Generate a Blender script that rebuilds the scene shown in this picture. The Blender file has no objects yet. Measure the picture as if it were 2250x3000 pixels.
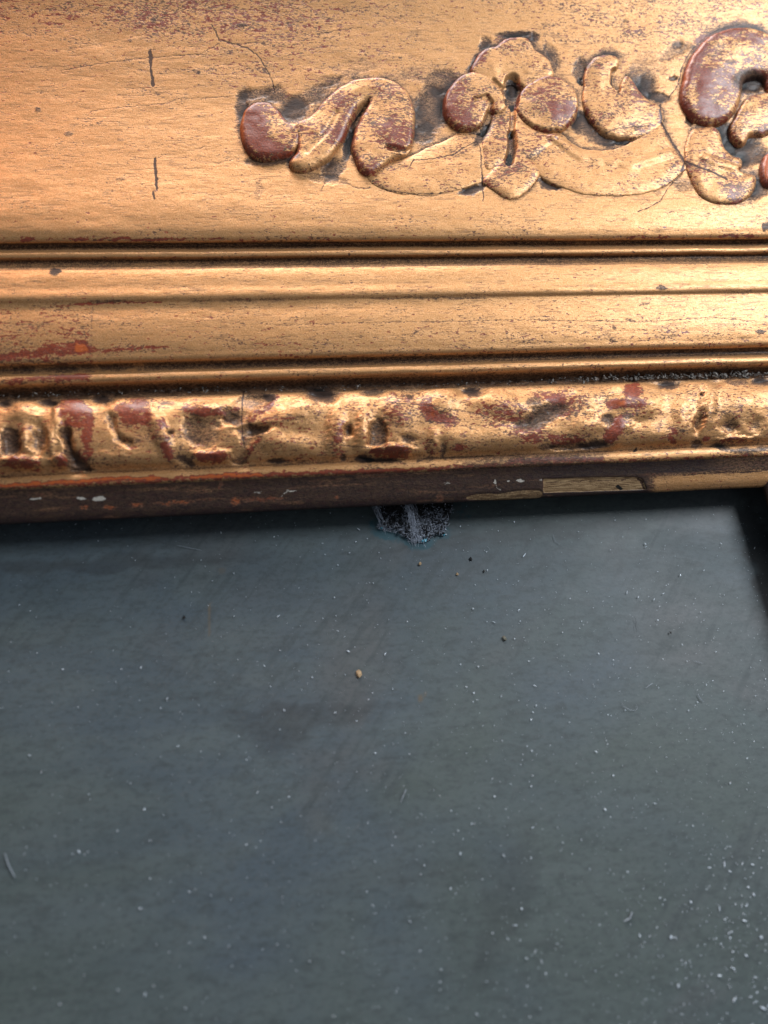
import bpy, math, random
import numpy as np
from mathutils import Matrix, Vector

scene = bpy.context.scene
COL = scene.collection
R = math.radians

# ------------------------------------------------------------------ camera
# The picture hangs upright: X runs along the top rail, Z is up, -Y points out
# of the picture towards the viewer.  Photo pixels (2250 x 3000) are only used
# to carry shapes traced from the photograph onto the real surfaces.
F = 2167.0
d1 = np.array([17900., 900., -2170.]); d1 /= np.linalg.norm(d1)
d2 = np.array([-533., 5360., -2170.]); d2 -= d1 * d2.dot(d1); d2 /= np.linalg.norm(d2)
d3 = np.cross(d2, d1)
W2C = np.stack([d1, d3, d2], axis=1)            # world -> camera
C2W = W2C.T
D0 = 0.20
CAM = C2W @ np.array([0, 0, 1.0]) * D0
cam_d = bpy.data.cameras.new("camera")
cam = bpy.data.objects.new("camera", cam_d); COL.objects.link(cam)
M = Matrix([[*C2W[0], CAM[0]], [*C2W[1], CAM[1]], [*C2W[2], CAM[2]], [0, 0, 0, 1]])
cam.matrix_world = M
cam_d.sensor_fit = 'VERTICAL'; cam_d.sensor_height = 36; cam_d.sensor_width = 27
cam_d.lens = F / 3000 * 36
cam_d.clip_start = 0.005; cam_d.clip_end = 50
cam_d.dof.use_dof = True
cam_d.dof.focus_distance = 0.206
cam_d.dof.aperture_fstop = 6.8
scene.camera = cam

# ------------------------------------------------------------------ light
world = bpy.data.worlds.new("World"); scene.world = world
world.use_nodes = True
bg = world.node_tree.nodes["Background"]
bg.inputs[0].default_value = (0.80, 0.88, 1.0, 1); bg.inputs[1].default_value = 0.18
scene.view_settings.view_transform = 'Standard'
scene.view_settings.look = 'None'
scene.view_settings.exposure = 0.0
scene.view_settings.gamma = 1.0

def area(name, loc, target, sx, sy, power, color):
    l = bpy.data.lights.new(name, 'AREA'); l.shape = 'RECTANGLE'
    l.size = sx; l.size_y = sy; l.energy = power; l.color = color
    o = bpy.data.objects.new(name, l); COL.objects.link(o)
    o.location = loc
    o.rotation_euler = (Vector(target) - Vector(loc)).to_track_quat('-Z', 'Y').to_euler()
    return o
area("window_light", (0.56, -0.60, 0.30), (0.06, 0, 0.03), 0.32, 0.36, 6.4, (0.88, 0.94, 1.0))
area("ceiling_light", (-0.05, -0.80, 1.8), (0, 0, 0), 1.1, 0.6, 36, (1.0, 0.97, 0.96))
area("warm_lamp", (-0.32, -0.25, 0.58), (-0.1, -.03, 0.14), 0.10, 0.10, 0.8, (1.0, 0.40, 0.18))

# ------------------------------------------------------------------ helpers
def P(px, py, w):
    """photo pixel -> (u, v) on the plane standing w metres proud of the canvas"""
    px = np.asarray(px, float); py = np.asarray(py, float); w = np.asarray(w, float)
    r = np.stack([(px - 1125) / F, (1500 - py) / F, -np.ones_like(px * py * w)], -1) if np.ndim(px * py) else \
        np.array([(px - 1125) / F, (1500 - py) / F, -1.0])
    d = r @ C2W.T
    t = (-w - CAM[1]) / d[..., 1]
    return CAM[0] + t * d[..., 0], CAM[2] + t * d[..., 2]

def proj(co):
    c = (co - CAM) @ W2C.T
    z = -c[:, 2]
    z = np.where(z > 0.01, z, 0.01)
    return 1125 + F * c[:, 0] / z, 1500 - F * c[:, 1] / z

RNG = np.random.RandomState(7)
TAB = RNG.rand(512, 512)
def vnoise(x, y, seed=0):
    x = np.asarray(x) + seed * 17.31; y = np.asarray(y) + seed * 9.77
    xi = np.floor(x).astype(int); yi = np.floor(y).astype(int)
    fx = x - xi; fy = y - yi
    fx = fx * fx * (3 - 2 * fx); fy = fy * fy * (3 - 2 * fy)
    a = TAB[xi % 512, yi % 512]; b = TAB[(xi + 1) % 512, yi % 512]
    c = TAB[xi % 512, (yi + 1) % 512]; d = TAB[(xi + 1) % 512, (yi + 1) % 512]
    return (a * (1 - fx) + b * fx) * (1 - fy) + (c * (1 - fx) + d * fx) * fy
def fbm(x, y, seed=0, octv=4):
    s = 0; a = 0.5; t = 0
    for k in range(octv):
        s = s + a * vnoise(x * 2 ** k, y * 2 ** k, seed + k * 3); t += a; a *= 0.55
    return s / t
def sstep(a, b, x):
    t = np.clip((x - a) / (b - a), 0, 1); return t * t * (3 - 2 * t)

# ------------------------------------------------------------------ wear traced from the photograph
# every stroke: (channel, 'e', cx, cy, rx, ry, angle, value)  or  (channel, 'l', points, width, value)
def seg_dist(px, py, pts):
    d = np.full(px.shape, 1e9)
    for (x0, y0), (x1, y1) in zip(pts[:-1], pts[1:]):
        vx, vy = x1 - x0, y1 - y0
        t = np.clip(((px - x0) * vx + (py - y0) * vy) / (vx * vx + vy * vy + 1e-9), 0, 1)
        d = np.minimum(d, np.hypot(px - x0 - t * vx, py - y0 - t * vy))
    return d
def brush(att, px, py, strokes):
    for s in strokes:
        ch = s[0]
        if s[1] == 'e':
            _, _, cx, cy, rx, ry, an, val = s
            rr = max(rx, ry) * 1.6
            m = (abs(px - cx) < rr) & (abs(py - cy) < rr)
            if not m.any(): continue
            c, sn = math.cos(R(an)), math.sin(R(an))
            x = (px[m] - cx) * c + (py[m] - cy) * sn; y = -(px[m] - cx) * sn + (py[m] - cy) * c
            r = np.hypot(x / rx, y / ry)
            att[ch][m] += val * (1 - sstep(0.55, 1.25, r))
        elif s[1] == 'p':
            _, _, pts, soft, val = s
            xs = [p[0] for p in pts]; ys = [p[1] for p in pts]
            m = (px > min(xs) - 20) & (px < max(xs) + 20) & (py > min(ys) - 20) & (py < max(ys) + 20)
            if not m.any(): continue
            att[ch][m] += val * sstep(-soft, soft, sdf(px[m], py[m], chaikin(pts)))
        else:
            _, _, pts, wd, val = s
            xs = [p[0] for p in pts]; ys = [p[1] for p in pts]
            m = (px > min(xs) - 3 * wd) & (px < max(xs) + 3 * wd) & (py > min(ys) - 3 * wd) & (py < max(ys) + 3 * wd)
            if not m.any(): continue
            jx = (fbm(px[m] / 9, py[m] / 9, 5, 3) - 0.5) * 7
            jy = (fbm(px[m] / 9, py[m] / 9, 11, 3) - 0.5) * 7
            d = seg_dist(px[m] + jx, py[m] + jy, pts)
            att[ch][m] = np.maximum(att[ch][m], val * (1 - sstep(0.35, 1.0, d / wd)))

def chaikin(p, n=2):
    p = np.array(p, float)
    for _ in range(n):
        a = np.roll(p, -1, 0); p = np.stack([p * .75 + a * .25, p * .25 + a * .75], 1).reshape(-1, 2)
    return p
def sdf(U, V, poly):
    d = np.full(U.shape, 1e9); ins = np.zeros(U.shape, bool)
    x1, y1 = np.roll(poly, -1, 0).T
    for (ax, ay), bx, by in zip(poly, x1, y1):
        vx, vy = bx - ax, by - ay
        t = np.clip(((U - ax) * vx + (V - ay) * vy) / (vx * vx + vy * vy + 1e-18), 0, 1)
        d = np.minimum(d, (U - ax - t * vx) ** 2 + (V - ay - t * vy) ** 2)
        c = ((ay > V) != (by > V)) & (U < (bx - ax) * (V - ay) / (by - ay + 1e-18) + ax)
        ins ^= c
    return np.where(ins, 1, -1) * np.sqrt(d)
# carved shapes of the leaf moulding: outline, softness px, relief mm, grime, wear
LEAF_SHAPES = [
 ([(0,1255),(40,1250),(58,1280),(56,1320),(30,1335),(0,1330)], 6, -1.6, .85, 0),
 ([(98,1255),(120,1238),(135,1250),(132,1300),(128,1330),(100,1325),(92,1290)], 8, -1.0, .45, 0),
 ([(172,1255),(185,1248),(207,1252),(211,1270),(205,1290),(212,1310),(235,1330),(262,1365),(285,1378),(200,1385),(195,1340),(188,1290)], 4, -1.7, .9, 0),
 ([(300,1220),(325,1218),(340,1250),(352,1270),(385,1288),(390,1305),(360,1298),(335,1280),(318,1250)], 8, -1.0, .6, 0),
 ([(540,1215),(600,1225),(650,1235),(648,1290),(620,1312),(580,1308),(550,1290),(530,1255)], 7, -1.1, .52, 0),
 ([(698,1154),(795,1154),(803,1172),(781,1190),(752,1201),(733,1205),(731,1237),(752,1248),(799,1248),(781,1266),(752,1284),(731,1306),(727,1331),(734,1360),(676,1357),(669,1339),(702,1317),(702,1252),(640,1223),(673,1205)], 4, -1.0, .42, 0),
 ([(725,1236),(752,1248),(795,1249),(778,1262),(745,1275),(722,1262)], 4, -.8, .5, 0),
 ([(640,1222),(675,1205),(702,1215),(702,1245),(670,1240)], 5, -.4, .40, 0),
 ([(1098,1225),(1108,1217),(1125,1228),(1135,1260),(1140,1300),(1085,1312),(1080,1270),(1085,1240)], 4, -1.5, .68, 0),
 ([(1013,1245),(1024,1238),(1034,1250),(1030,1272),(1018,1280),(1011,1262)], 4, -1.2, .8, 0),
 ([(1500,1240),(1540,1225),(1575,1180),(1640,1178),(1680,1190),(1650,1215),(1610,1240),(1570,1262),(1520,1255)], 12, -1.1, 1.0, 0),
 ([(1600,1305),(1650,1292),(1700,1300),(1770,1293),(1790,1305),(1700,1322),(1620,1320)], 7, -.9, .65, 0),
 ([(2032,1222),(2060,1208),(2066,1232),(2048,1264),(2034,1260)], 6, -1.2, .45, 0),
 ([(2112,1240),(2135,1226),(2165,1240),(2160,1262),(2132,1264)], 8, -1.2, .62, 0),
 ([(2098,1300),(2150,1316),(2240,1308),(2260,1306),(2260,1322),(2160,1332),(2100,1318)], 4, -1.0, .72, 0),
 ([(1080,1325),(1110,1312),(1150,1302),(1190,1305),(1212,1322),(1195,1340),(1150,1348),(1105,1342)], 5, 1.3, 0, .9),
 ([(0,1350),(25,1340),(60,1332),(110,1345),(122,1356),(110,1370),(60,1378),(20,1372)], 5, 1.2, 0, .65),
 ([(150,1350),(165,1338),(185,1335),(200,1345),(198,1362),(175,1370),(155,1365)], 5, 1.0, 0, .65),
 ([(178,1178),(215,1170),(262,1185),(264,1250),(262,1315),(243,1300),(235,1252),(182,1240)], 4, .1, 0, .26),
 ([(350,1200),(372,1165),(420,1160),(425,1200),(450,1225),(480,1235),(478,1255),(440,1250),(380,1250),(350,1225)], 5, .1, 0, .22),
 ([(470,1296),(490,1295),(502,1315),(500,1345),(488,1350),(486,1322)], 3, .2, 0, .5),
]
G, Wr, Cr, Wd, Ch = 'grime', 'wear', 'crack', 'wood', 'chip'
STROKES = [
    # hairline cracks in the gesso of the broad panel
    (Cr, 'l', [(620, 70), (643, 118), (690, 130), (725, 142), (753, 160), (772, 187), (788, 214), (800, 246), (804, 267)], 3.4, 1),
    (Cr, 'l', [(690, 130), (740, 125), (765, 122)], 2.6, .8),
    (Cr, 'l', [(643, 125), (615, 142), (585, 160), (540, 162), (440, 168), (300, 185), (190, 205)], 2.6, .8),
    (Cr, 'l', [(262, 327), (330, 317), (490, 303), (520, 290), (590, 287), (680, 283)], 2.5, .75),
    (Wr, 'e', 300, 50, 330, 46, 4, .10), (Wr, 'e', 480, 70, 150, 40, 0, .10), (Wr, 'e', 700, 60, 120, 40, 0, .10), (Wr, 'e', 560, 120, 150, 30, 4, .08),
    (Cr, 'l', [(140, 152), (220, 142), (330, 120), (460, 96)], 2.4, .6),
    (Cr, 'l', [(250, 372), (340, 370), (470, 366)], 2.2, .5),
    (Cr, 'l', [(530, 430), (560, 440), (600, 430), (612, 460), (630, 482), (665, 470), (708, 462)], 3, .62),
    (Cr, 'l', [(708, 462), (730, 495), (745, 525), (765, 552), (800, 572), (850, 568), (890, 560)], 2.8, .58),
    (Cr, 'l', [(940, 560), (955, 530)], 5, .6),
    (Cr, 'l', [(1010, 535), (1050, 552), (1082, 550)], 4, .7),
    (Cr, 'l', [(930, 100), (990, 88), (1060, 80)], 3, .8),
    (Cr, 'l', [(760, 158), (820, 150), (875, 107)], 2.4, .5),
    (Cr, 'l', [(1310, 150), (1306, 125), (1350, 118)], 3, .6),
    (Cr, 'l', [(1120, 66), (1180, 62), (1240, 68)], 3, .6),
    (Cr, 'l', [(1200, 488), (1213, 468), (1243, 469), (1326, 454), (1359, 431), (1396, 415), (1408, 440), (1413, 524), (1416, 590)], 3.2, .85),
    (Cr, 'l', [(1090, 530), (1130, 556), (1200, 568), (1300, 566)], 3.2, .8),
    (Cr, 'l', [(1060, 540), (1150, 575)], 2.6, .5),
    (Cr, 'l', [(1934, 310), (1938, 360), (1960, 400), (1985, 440), (2005, 472), (2030, 482), (2090, 505), (2130, 525)], 5, .95),
    (Cr, 'l', [(2005, 480), (1997, 500)], 6, .8),
    (Cr, 'l', [(2024, 370), (2023, 470)], 2.2, .6),
    (Cr, 'l', [(1985, 520), (1960, 548), (1935, 590), (1900, 608), (1868, 620)], 3.4, .8),
    (Cr, 'l', [(1773, 390), (1810, 376), (1870, 370), (1905, 368)], 4, .7),
    (Cr, 'l', [(1590, 440), (1640, 440), (1700, 445)], 4, .5),
    (Cr, 'l', [(1960, 285), (1985, 250), (2000, 190), (2030, 140), (2070, 105), (2110, 85), (2170, 70)], 3.2, .8),
    (Cr, 'l', [(1700, 75), (1790, 78), (1850, 80)], 3, .6),
    (Cr, 'l', [(440, 152), (442, 172)], 9, 1), (Cr, 'l', [(441, 180), (444, 215), (448, 250)], 7, 1),
    (Cr, 'l', [(454, 466), (455, 505), (460, 552)], 7, 1), (Cr, 'l', [(449, 562), (453, 582)], 6, .9),
    (G, 'e', 757, 560, 14, 34, 8, .42), (G, 'e', 113, 321, 9, 8, 0, .7), (G, 'e', 205, 392, 16, 10, 20, .5),
    (G, 'e', 707, 73, 16, 8, 10, .6), (G, 'e', 575, 212, 10, 7, 0, .5), (G, 'e', 540, 62, 16, 8, 0, .4),
    (G, 'e', 448, 62, 12, 10, 0, .5), (G, 'e', 380, 118, 10, 7, 0, .5), (G, 'e', 355, 410, 18, 7, 0, .35),
    (G, 'e', 350, 524, 20, 7, 0, .35), (G, 'e', 1122, 50, 30, 5, 0, .3), (G, 'e', 1065, 145, 14, 8, 0, .3),
    # grime settled round the carving
    (G, 'e', 708, 300, 22, 60, 8, .55), (G, 'e', 740, 275, 50, 18, -12, .5), (G, 'e', 810, 275, 40, 28, 0, .55),
    (G, 'e', 860, 320, 45, 42, -35, .65), (G, 'e', 900, 285, 70, 28, -25, .5), (G, 'e', 960, 240, 50, 18, -12, .4),
    (G, 'e', 1050, 195, 90, 26, -6, .30), (G, 'e', 790, 470, 90, 14, -4, .55), (G, 'e', 975, 495, 40, 30, -50, .75),
    (G, 'e', 960, 525, 70, 16, 8, .45), (G, 'e', 1022, 420, 16, 60, 12, .95), (G, 'e', 1048, 325, 14, 44, 30, .95),
    (G, 'e', 1265, 320, 52, 72, 0, .80), (G, 'e', 1240, 390, 36, 34, 0, .6), (G, 'e', 1290, 240, 55, 40, -20, .50),
    (G, 'e', 1225, 215, 60, 26, 0, .35), (G, 'e', 1390, 190, 14, 36, 30, .4), (G, 'e', 1420, 128, 20, 24, 45, .45),
    (G, 'e', 1500, 100, 70, 10, 0, .4), (G, 'e', 1570, 110, 14, 14, 0, .4), (G, 'e', 1620, 160, 18, 50, -30, .35),
    (G, 'e', 1700, 205, 22, 45, 0, .5), (G, 'e', 1700, 240, 8, 12, 0, .8), (G, 'e', 1706, 360, 42, 34, 35, .8),
    (G, 'e', 1770, 405, 60, 22, 8, .7), (G, 'e', 1840, 410, 44, 12, -12, .65), (G, 'e', 1900, 210, 60, 60, 0, .30),
    (G, 'e', 1890, 255, 34, 36, 20, .55), (G, 'e', 1930, 285, 40, 16, 10, .65), (G, 'e', 1975, 228, 16, 10, -10, .8),
    (G, 'e', 1975, 150, 60, 22, -25, .35), (G, 'e', 1830, 62, 12, 10, 0, .5), (G, 'e', 1985, 125, 18, 16, 0, .4),
    (G, 'e', 2020, 350, 18, 16, 0, .6), (G, 'e', 2120, 400, 40, 50, -30, .8), (G, 'e', 2180, 440, 60, 50, 0, .75),
    (G, 'e', 2215, 555, 40, 30, -20, .6), (G, 'e', 2195, 235, 50, 36, 0, .9), (G, 'e', 2140, 180, 20, 8, 0, .5),
    (G, 'e', 1500, 262, 20, 34, 0, .95), (G, 'e', 1412, 395, 14, 46, 35, .9), (G, 'e', 1500, 430, 15, 44, 0, .55),
    (G, 'e', 1385, 555, 46, 14, -18, .75), (G, 'e', 1608, 540, 36, 16, 22, .8), (G, 'e', 1460, 300, 12, 40, -20, .3),
    (G, 'e', 1975, 500, 30, 22, -35, .7), (G, 'e', 2000, 545, 30, 26, 0, .3), (G, 'e', 1500, 370, 8, 30, 0, .35),
    (G, 'e', 2243, 662, 12, 14, 0, 1.0),
    # bare red bole
    (Wr, 'e', 745, 370, 45, 70, 0, .50), (Wr, 'e', 790, 440, 40, 25, 0, .35), (Wr, 'e', 845, 455, 40, 10, -10, .6),
    (Wr, 'e', 1010, 370, 26, 80, 28, .38), (Wr, 'e', 1010, 290, 50, 30, 0, .25), (Wr, 'e', 1160, 390, 70, 50, 0, .32),
    (Wr, 'e', 1095, 490, 20, 30, 0, .22), (Wr, 'e', 1335, 270, 34, 60, 20, .36), (Wr, 'e', 1350, 340, 46, 28, 20, .40),
    (Wr, 'e', 1400, 300, 46, 26, 0, .26), (Wr, 'e', 1650, 330, 40, 46, 0, .42), (Wr, 'e', 1600, 300, 40, 50, 0, .26),
    (Wr, 'e', 1560, 235, 28, 16, -30, .3), (Wr, 'e', 1410, 165, 20, 30, 30, .45), (Wr, 'e', 1480, 110, 36, 16, -20, .65),
    (Wr, 'e', 1560, 115, 26, 16, 40, .3), (Wr, 'e', 2040, 170, 20, 90, 22, .7), (Wr, 'e', 2120, 95, 80, 14, -18, .6),
    (Wr, 'e', 2065, 255, 26, 70, 0, .50), (Wr, 'e', 2140, 250, 80, 50, 10, .30), (Wr, 'e', 2090, 330, 60, 30, 20, .30),
    (Wr, 'e', 2200, 110, 60, 16, 10, .35), (Wr, 'e', 2250, 480, 14, 50, 0, .8), (Wr, 'e', 2250, 380, 30, 20, 0, .4),
    (Wr, 'e', 1880, 270, 24, 40, -30, .25), (Wr, 'e', 2150, 560, 40, 26, 0, .12),
    (Wr, 'e', 80, 702, 30, 7, 0, .6), (Wr, 'e', 230, 700, 40, 6, 0, .5), (Wr, 'e', 340, 701, 70, 5, 0, .6),
    (Wr, 'e', 470, 701, 90, 5, 0, .7), (Wr, 'e', 620, 700, 60, 4, 0, .4), (Wr, 'e', 1900, 695, 90, 4, 0, .5), (Wr, 'e', 2170, 692, 90, 5, 0, .5),
    (Wr, 'e', 240, 1018, 24, 22, 0, .7), (Wr, 'e', 190, 1022, 90, 18, -3, .50), (Wr, 'e', 60, 1040, 90, 11, -6, .5),
    (Wr, 'e', 370, 1024, 130, 7, -3, .55), (Wr, 'l', [(0, 1122), (100, 1112), (262, 1104)], 13, .55),
    (Wr, 'e', 200, 1105, 60, 12, -3, .4), (Wr, 'l', [(150, 897), (300, 888), (470, 884)], 4, .75),
    (Cr, 'l', [(272, 900), (268, 950), (264, 1010)], 3, .7), (Cr, 'l', [(292, 930), (302, 1030)], 2.5, .5),
    (G, 'e', 160, 797, 18, 11, 0, 1.0), (G, 'l', [(0, 900), (200, 887), (330, 880), (700, 876), (1125, 873), (1500, 868), (1900, 858), (2250, 850)], 5, .22),
    (G, 'e', 310, 880, 60, 8, -3, .4), (G, 'e', 740, 882, 120, 10, -1, .3), (G, 'e', 590, 884, 40, 12, 0, .25), (G, 'e', 1935, 845, 18, 8, 0, .7), (G, 'e', 1280, 872, 200, 5, 0, .3),
    (G, 'e', 2170, 858, 60, 5, 0, .3), (G, 'e', 1220, 970, 8, 6, 0, .7), (G, 'e', 1800, 960, 8, 6, 0, .6), (G, 'e', 1845, 938, 20, 5, 10, .5),
    (G, 'e', 1885, 893, 22, 5, -10, .5), (G, 'e', 1795, 998, 10, 7, 0, .6), (G, 'e', 2230, 972, 14, 7, 0, .7), (G, 'e', 1355, 1015, 14, 7, 0, .4),
    (Cr, 'l', [(780, 948), (830, 953), (1000, 947), (1110, 944), (1300, 942), (1500, 936), (1680, 940), (1900, 942), (2080, 930), (2250, 944)], 2.6, .75),
    (Cr, 'l', [(1110, 944), (1150, 934)], 2.4, .6), (Cr, 'l', [(700, 905), (900, 905), (1300, 905)], 2.2, .35),
    (Cr, 'l', [(1100, 986), (1450, 975), (1700, 970), (1950, 968), (2250, 966)], 2.4, .6),
    (Cr, 'l', [(780, 992), (830, 988), (866, 984)], 3, .7), (Wr, 'l', [(700, 1008), (800, 1006), (900, 1014)], 5, .4),
    # leaf moulding
    (Wr, 'e', 210, 1195, 50, 34, 0, .55), (Wr, 'e', 258, 1260, 18, 70, 5, .6), (Wr, 'e', 220, 1243, 30, 9, 0, .8), (Wr, 'e', 250, 1330, 22, 26, 0, .4),
    (Wr, 'e', 62, 1358, 62, 20, -2, .75), (Wr, 'e', 172, 1352, 26, 20, 0, .7), (Wr, 'e', 390, 1210, 55, 40, 15, .50), (Wr, 'e', 415, 1175, 40, 18, 0, .3),
    (Wr, 'e', 475, 1240, 20, 20, 0, .4), (Wr, 'e', 490, 1320, 18, 40, -20, .55), (Wr, 'e', 620, 1338, 60, 18, 0, .65), (Wr, 'e', 630, 1205, 80, 14, -5, .5), (Wr, 'e', 560, 1197, 30, 14, 0, .4),
    (Wr, 'l', [(808, 1160), (790, 1190), (745, 1215), (735, 1230)], 12, .6), (Wr, 'l', [(765, 1285), (740, 1302), (733, 1325)], 10, .6),
    (Wr, 'e', 810, 1230, 70, 16, 0, .22), (Wr, 'e', 990, 1280, 18, 70, 0, .30), (Wr, 'e', 1150, 1324, 66, 24, 0, .95), (Wr, 'e', 1170, 1200, 60, 60, 0, .22),
    (Wr, 'e', 1255, 1200, 24, 40, -20, .55), (Wr, 'e', 1300, 1225, 50, 22, 20, .55), (Wr, 'e', 1265, 1315, 20, 26, 0, .35), (Wr, 'e', 1340, 1312, 26, 12, 0, .35),
    (Wr, 'e', 1470, 1210, 80, 50, 0, .28), (Wr, 'e', 1610, 1165, 60, 16, 10, .45), (Wr, 'e', 1560, 1270, 60, 30, 0, .35), (Wr, 'e', 1660, 1290, 60, 20, 0, .4),
    (Wr, 'e', 1855, 1140, 26, 24, -40, .75), (Wr, 'e', 1808, 1182, 36, 16, -8, 1.0), (Wr, 'e', 1860, 1185, 40, 40, 0, .4), (Wr, 'e', 1800, 1258, 24, 50, 38, .85),
    (Wr, 'e', 1970, 1275, 16, 30, 0, .5), (Wr, 'e', 2150, 1290, 40, 12, 0, .45), (Wr, 'e', 1660, 1180, 60, 50, 0, .3), (Wr, 'e', 2070, 1285, 12, 8, 0, .5),
    (Cr, 'l', [(713, 1148), (709, 1195), (708, 1240), (715, 1310)], 4, 1),
    (Cr, 'l', [(850, 1297), (1000, 1305), (1090, 1312)], 3, .8), (Cr, 'l', [(1150, 1180), (1250, 1188), (1400, 1212), (1480, 1242)], 3, .8),
    (Cr, 'l', [(1246, 1235), (1330, 1240), (1400, 1262)], 3, .8), (Cr, 'l', [(1900, 1150), (2000, 1170), (2100, 1195)], 3, .6), (Cr, 'l', [(1880, 1218), (1960, 1216), (2030, 1215)], 3, .5),
    (Cr, 'l', [(1560, 1140), (1640, 1160), (1700, 1172)], 3, .5),
    (G, 'e', 30, 1295, 28, 44, 0, .95), (G, 'e', 112, 1285, 24, 50, 5, .50), (G, 'l', [(178, 1262), (200, 1268), (205, 1310), (235, 1350), (270, 1378)], 16, .95),
    (G, 'e', 300, 1172, 30, 14, 0, .7), (G, 'e', 15, 1184, 24, 12, 0, .7), (G, 'e', 145, 1182, 30, 14, 0, .75), (G, 'l', [(318, 1222), (330, 1258), (355, 1280), (385, 1300)], 13, .8),
    (G, 'e', 562, 1262, 46, 50, 10, .62), (G, 'e', 496, 1266, 9, 8, 0, 1.0), (G, 'l', [(530, 1338), (560, 1360)], 16, .95), (G, 'e', 490, 1182, 30, 8, 0, .4),
    (G, 'e', 660, 1222, 60, 26, -10, .75), (G, 'e', 745, 1256, 60, 14, -5, .95), (G, 'e', 725, 1170, 50, 18, 0, .40), (G, 'e', 790, 1165, 20, 14, 0, .8), (G, 'e', 735, 1285, 30, 24, -30, .7),
    (G, 'e', 706, 1345, 34, 24, 0, .9), (G, 'e', 560, 1285, 30, 10, 0, .3), (G, 'e', 812, 1352, 34, 9, 0, .9), (G, 'e', 940, 1160, 46, 24, 10, .85), (G, 'e', 1090, 1150, 40, 12, 0, .5),
    (G, 'e', 1022, 1257, 12, 20, 0, .9), (G, 'e', 1108, 1262, 28, 48, 5, .80), (G, 'e', 1065, 1344, 26, 12, 0, .95), (G, 'e', 1004, 1340, 10, 12, 0, .8), (G, 'e', 1120, 1350, 70, 7, 5, .8),
    (G, 'e', 1197, 1284, 24, 13, 0, .7), (G, 'e', 1200, 1162, 16, 8, 0, .7), (G, 'e', 1296, 1315, 9, 26, 10, .7), (G, 'l', [(1226, 1348), (1290, 1342), (1440, 1338)], 6, .9),
    (G, 'e', 1383, 1150, 30, 14, 0, .9), (G, 'l', [(1500, 1228), (1560, 1240), (1600, 1205), (1680, 1190)], 30, .85), (G, 'e', 1560, 1240, 50, 20, 0, .5), (G, 'e', 1560, 1175, 26, 14, 0, .6), (G, 'e', 1665, 1304, 70, 14, -6, .85),
    (G, 'e', 1740, 1303, 50, 14, -6, .7), (G, 'e', 1780, 1227, 20, 16, 0, .8), (G, 'e', 1840, 1218, 20, 14, 0, .5), (G, 'e', 2046, 1240, 13, 30, 12, .75), (G, 'e', 2037, 1300, 20, 14, 0, .7),
    (G, 'e', 2138, 1247, 28, 18, 15, .75), (G, 'e', 2214, 1242, 18, 16, 0, .45), (G, 'e', 2170, 1318, 70, 10, 4, .9), (G, 'e', 2110, 1308, 24, 8, 0, .6), (G, 'e', 2052, 1157, 6, 5, 0, 1.2), (G, 'e', 1865, 1319, 5, 5, 0, 1.2),
    (G, 'e', 1957, 1130, 34, 12, 0, .9), (G, 'e', 2160, 1122, 40, 10, 0, .6), (G, 'e', 2230, 1120, 30, 14, 0, .8), (G, 'e', 1998, 1262, 10, 8, 0, .8), (G, 'e', 1600, 1310, 30, 10, 0, .6),
    # small fillet and sight edge
    (Wr, 'l', [(0, 1424), (180, 1414), (330, 1404), (470, 1400)], 8, 1.3), (Wr, 'l', [(560, 1398), (700, 1392), (765, 1390)], 9, 1.3), (Wr, 'l', [(0, 1426), (560, 1399)], 7, .75), (Wr, 'l', [(760, 1391), (1300, 1373)], 7, .45), (Wr, 'l', [(790, 1389), (1040, 1382), (1230, 1375)], 7, .95),
    (Wr, 'l', [(1230, 1374), (1400, 1366), (1480, 1362)], 8, .7), (Wr, 'l', [(1500, 1352), (1620, 1346), (1760, 1344)], 11, .95),
    (Wr, 'e', 245, 1487, 14, 6, 0, 1.2), (Wr, 'e', 322, 1485, 18, 6, 0, 1.2), (Wr, 'e', 400, 1478, 22, 6, 0, 1.0), (Wr, 'e', 510, 1474, 60, 6, -3, 1.1), (Wr, 'e', 690, 1468, 16, 12, 0, 1.0), (Wr, 'e', 770, 1462, 70, 6, -3, .8),
    (Wr, 'e', 988, 1458, 10, 6, 0, 1.2), (Wr, 'e', 1290, 1460, 12, 14, 0, .6), (Wr, 'e', 645, 1420, 7, 16, 20, .7),
    (Ch, 'e', 104, 1461, 20, 4, 0, 1), (Ch, 'e', 240, 1461, 20, 5, 2, .75), (Ch, 'e', 290, 1461, 22, 7, -3, 1.1), (Ch, 'e', 755, 1442, 14, 4, 0, .6), (Ch, 'l', [(828, 1455), (836, 1440), (864, 1437)], 4, .7),
    (Ch, 'e', 1525, 1408, 13, 4, -3, 1.1), (Ch, 'e', 1490, 1409, 8, 3, 0, .8), (Ch, 'e', 1585, 1408, 6, 3, 0, .8), (Ch, 'l', [(1448, 1408), (1453, 1425), (1464, 1436)], 2.6, .8), (Ch, 'e', 1308, 1416, 14, 4, 0, .5),
    (Wd, 'l', [(1380, 1441), (1430, 1440), (1500, 1432), (1590, 1426)], 14, 1.2), (Wd, 'e', 1640, 1424, 54, 17, -1, 1.5), (Wd, 'e', 1740, 1418, 70, 19, -2, 1.5), (Wd, 'e', 1830, 1416, 52, 19, -2, 1.5), (Wd, 'e', 1690, 1420, 60, 17, -1, 1),
    (Wd, 'e', 1450, 1446, 60, 10, -2, .8),
    (G, 'e', 1817, 1425, 6, 8, 0, 1.6), (Cr, 'l', [(1592, 1402), (1590, 1430)], 4, .9), (Cr, 'l', [(1870, 1400), (1884, 1412), (1888, 1430)], 5, 1), (Cr, 'l', [(1600, 1412), (1700, 1408), (1860, 1402)], 3, .7), (Cr, 'l', [(1610, 1424), (1740, 1420), (1860, 1418)], 3, .6),
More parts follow.
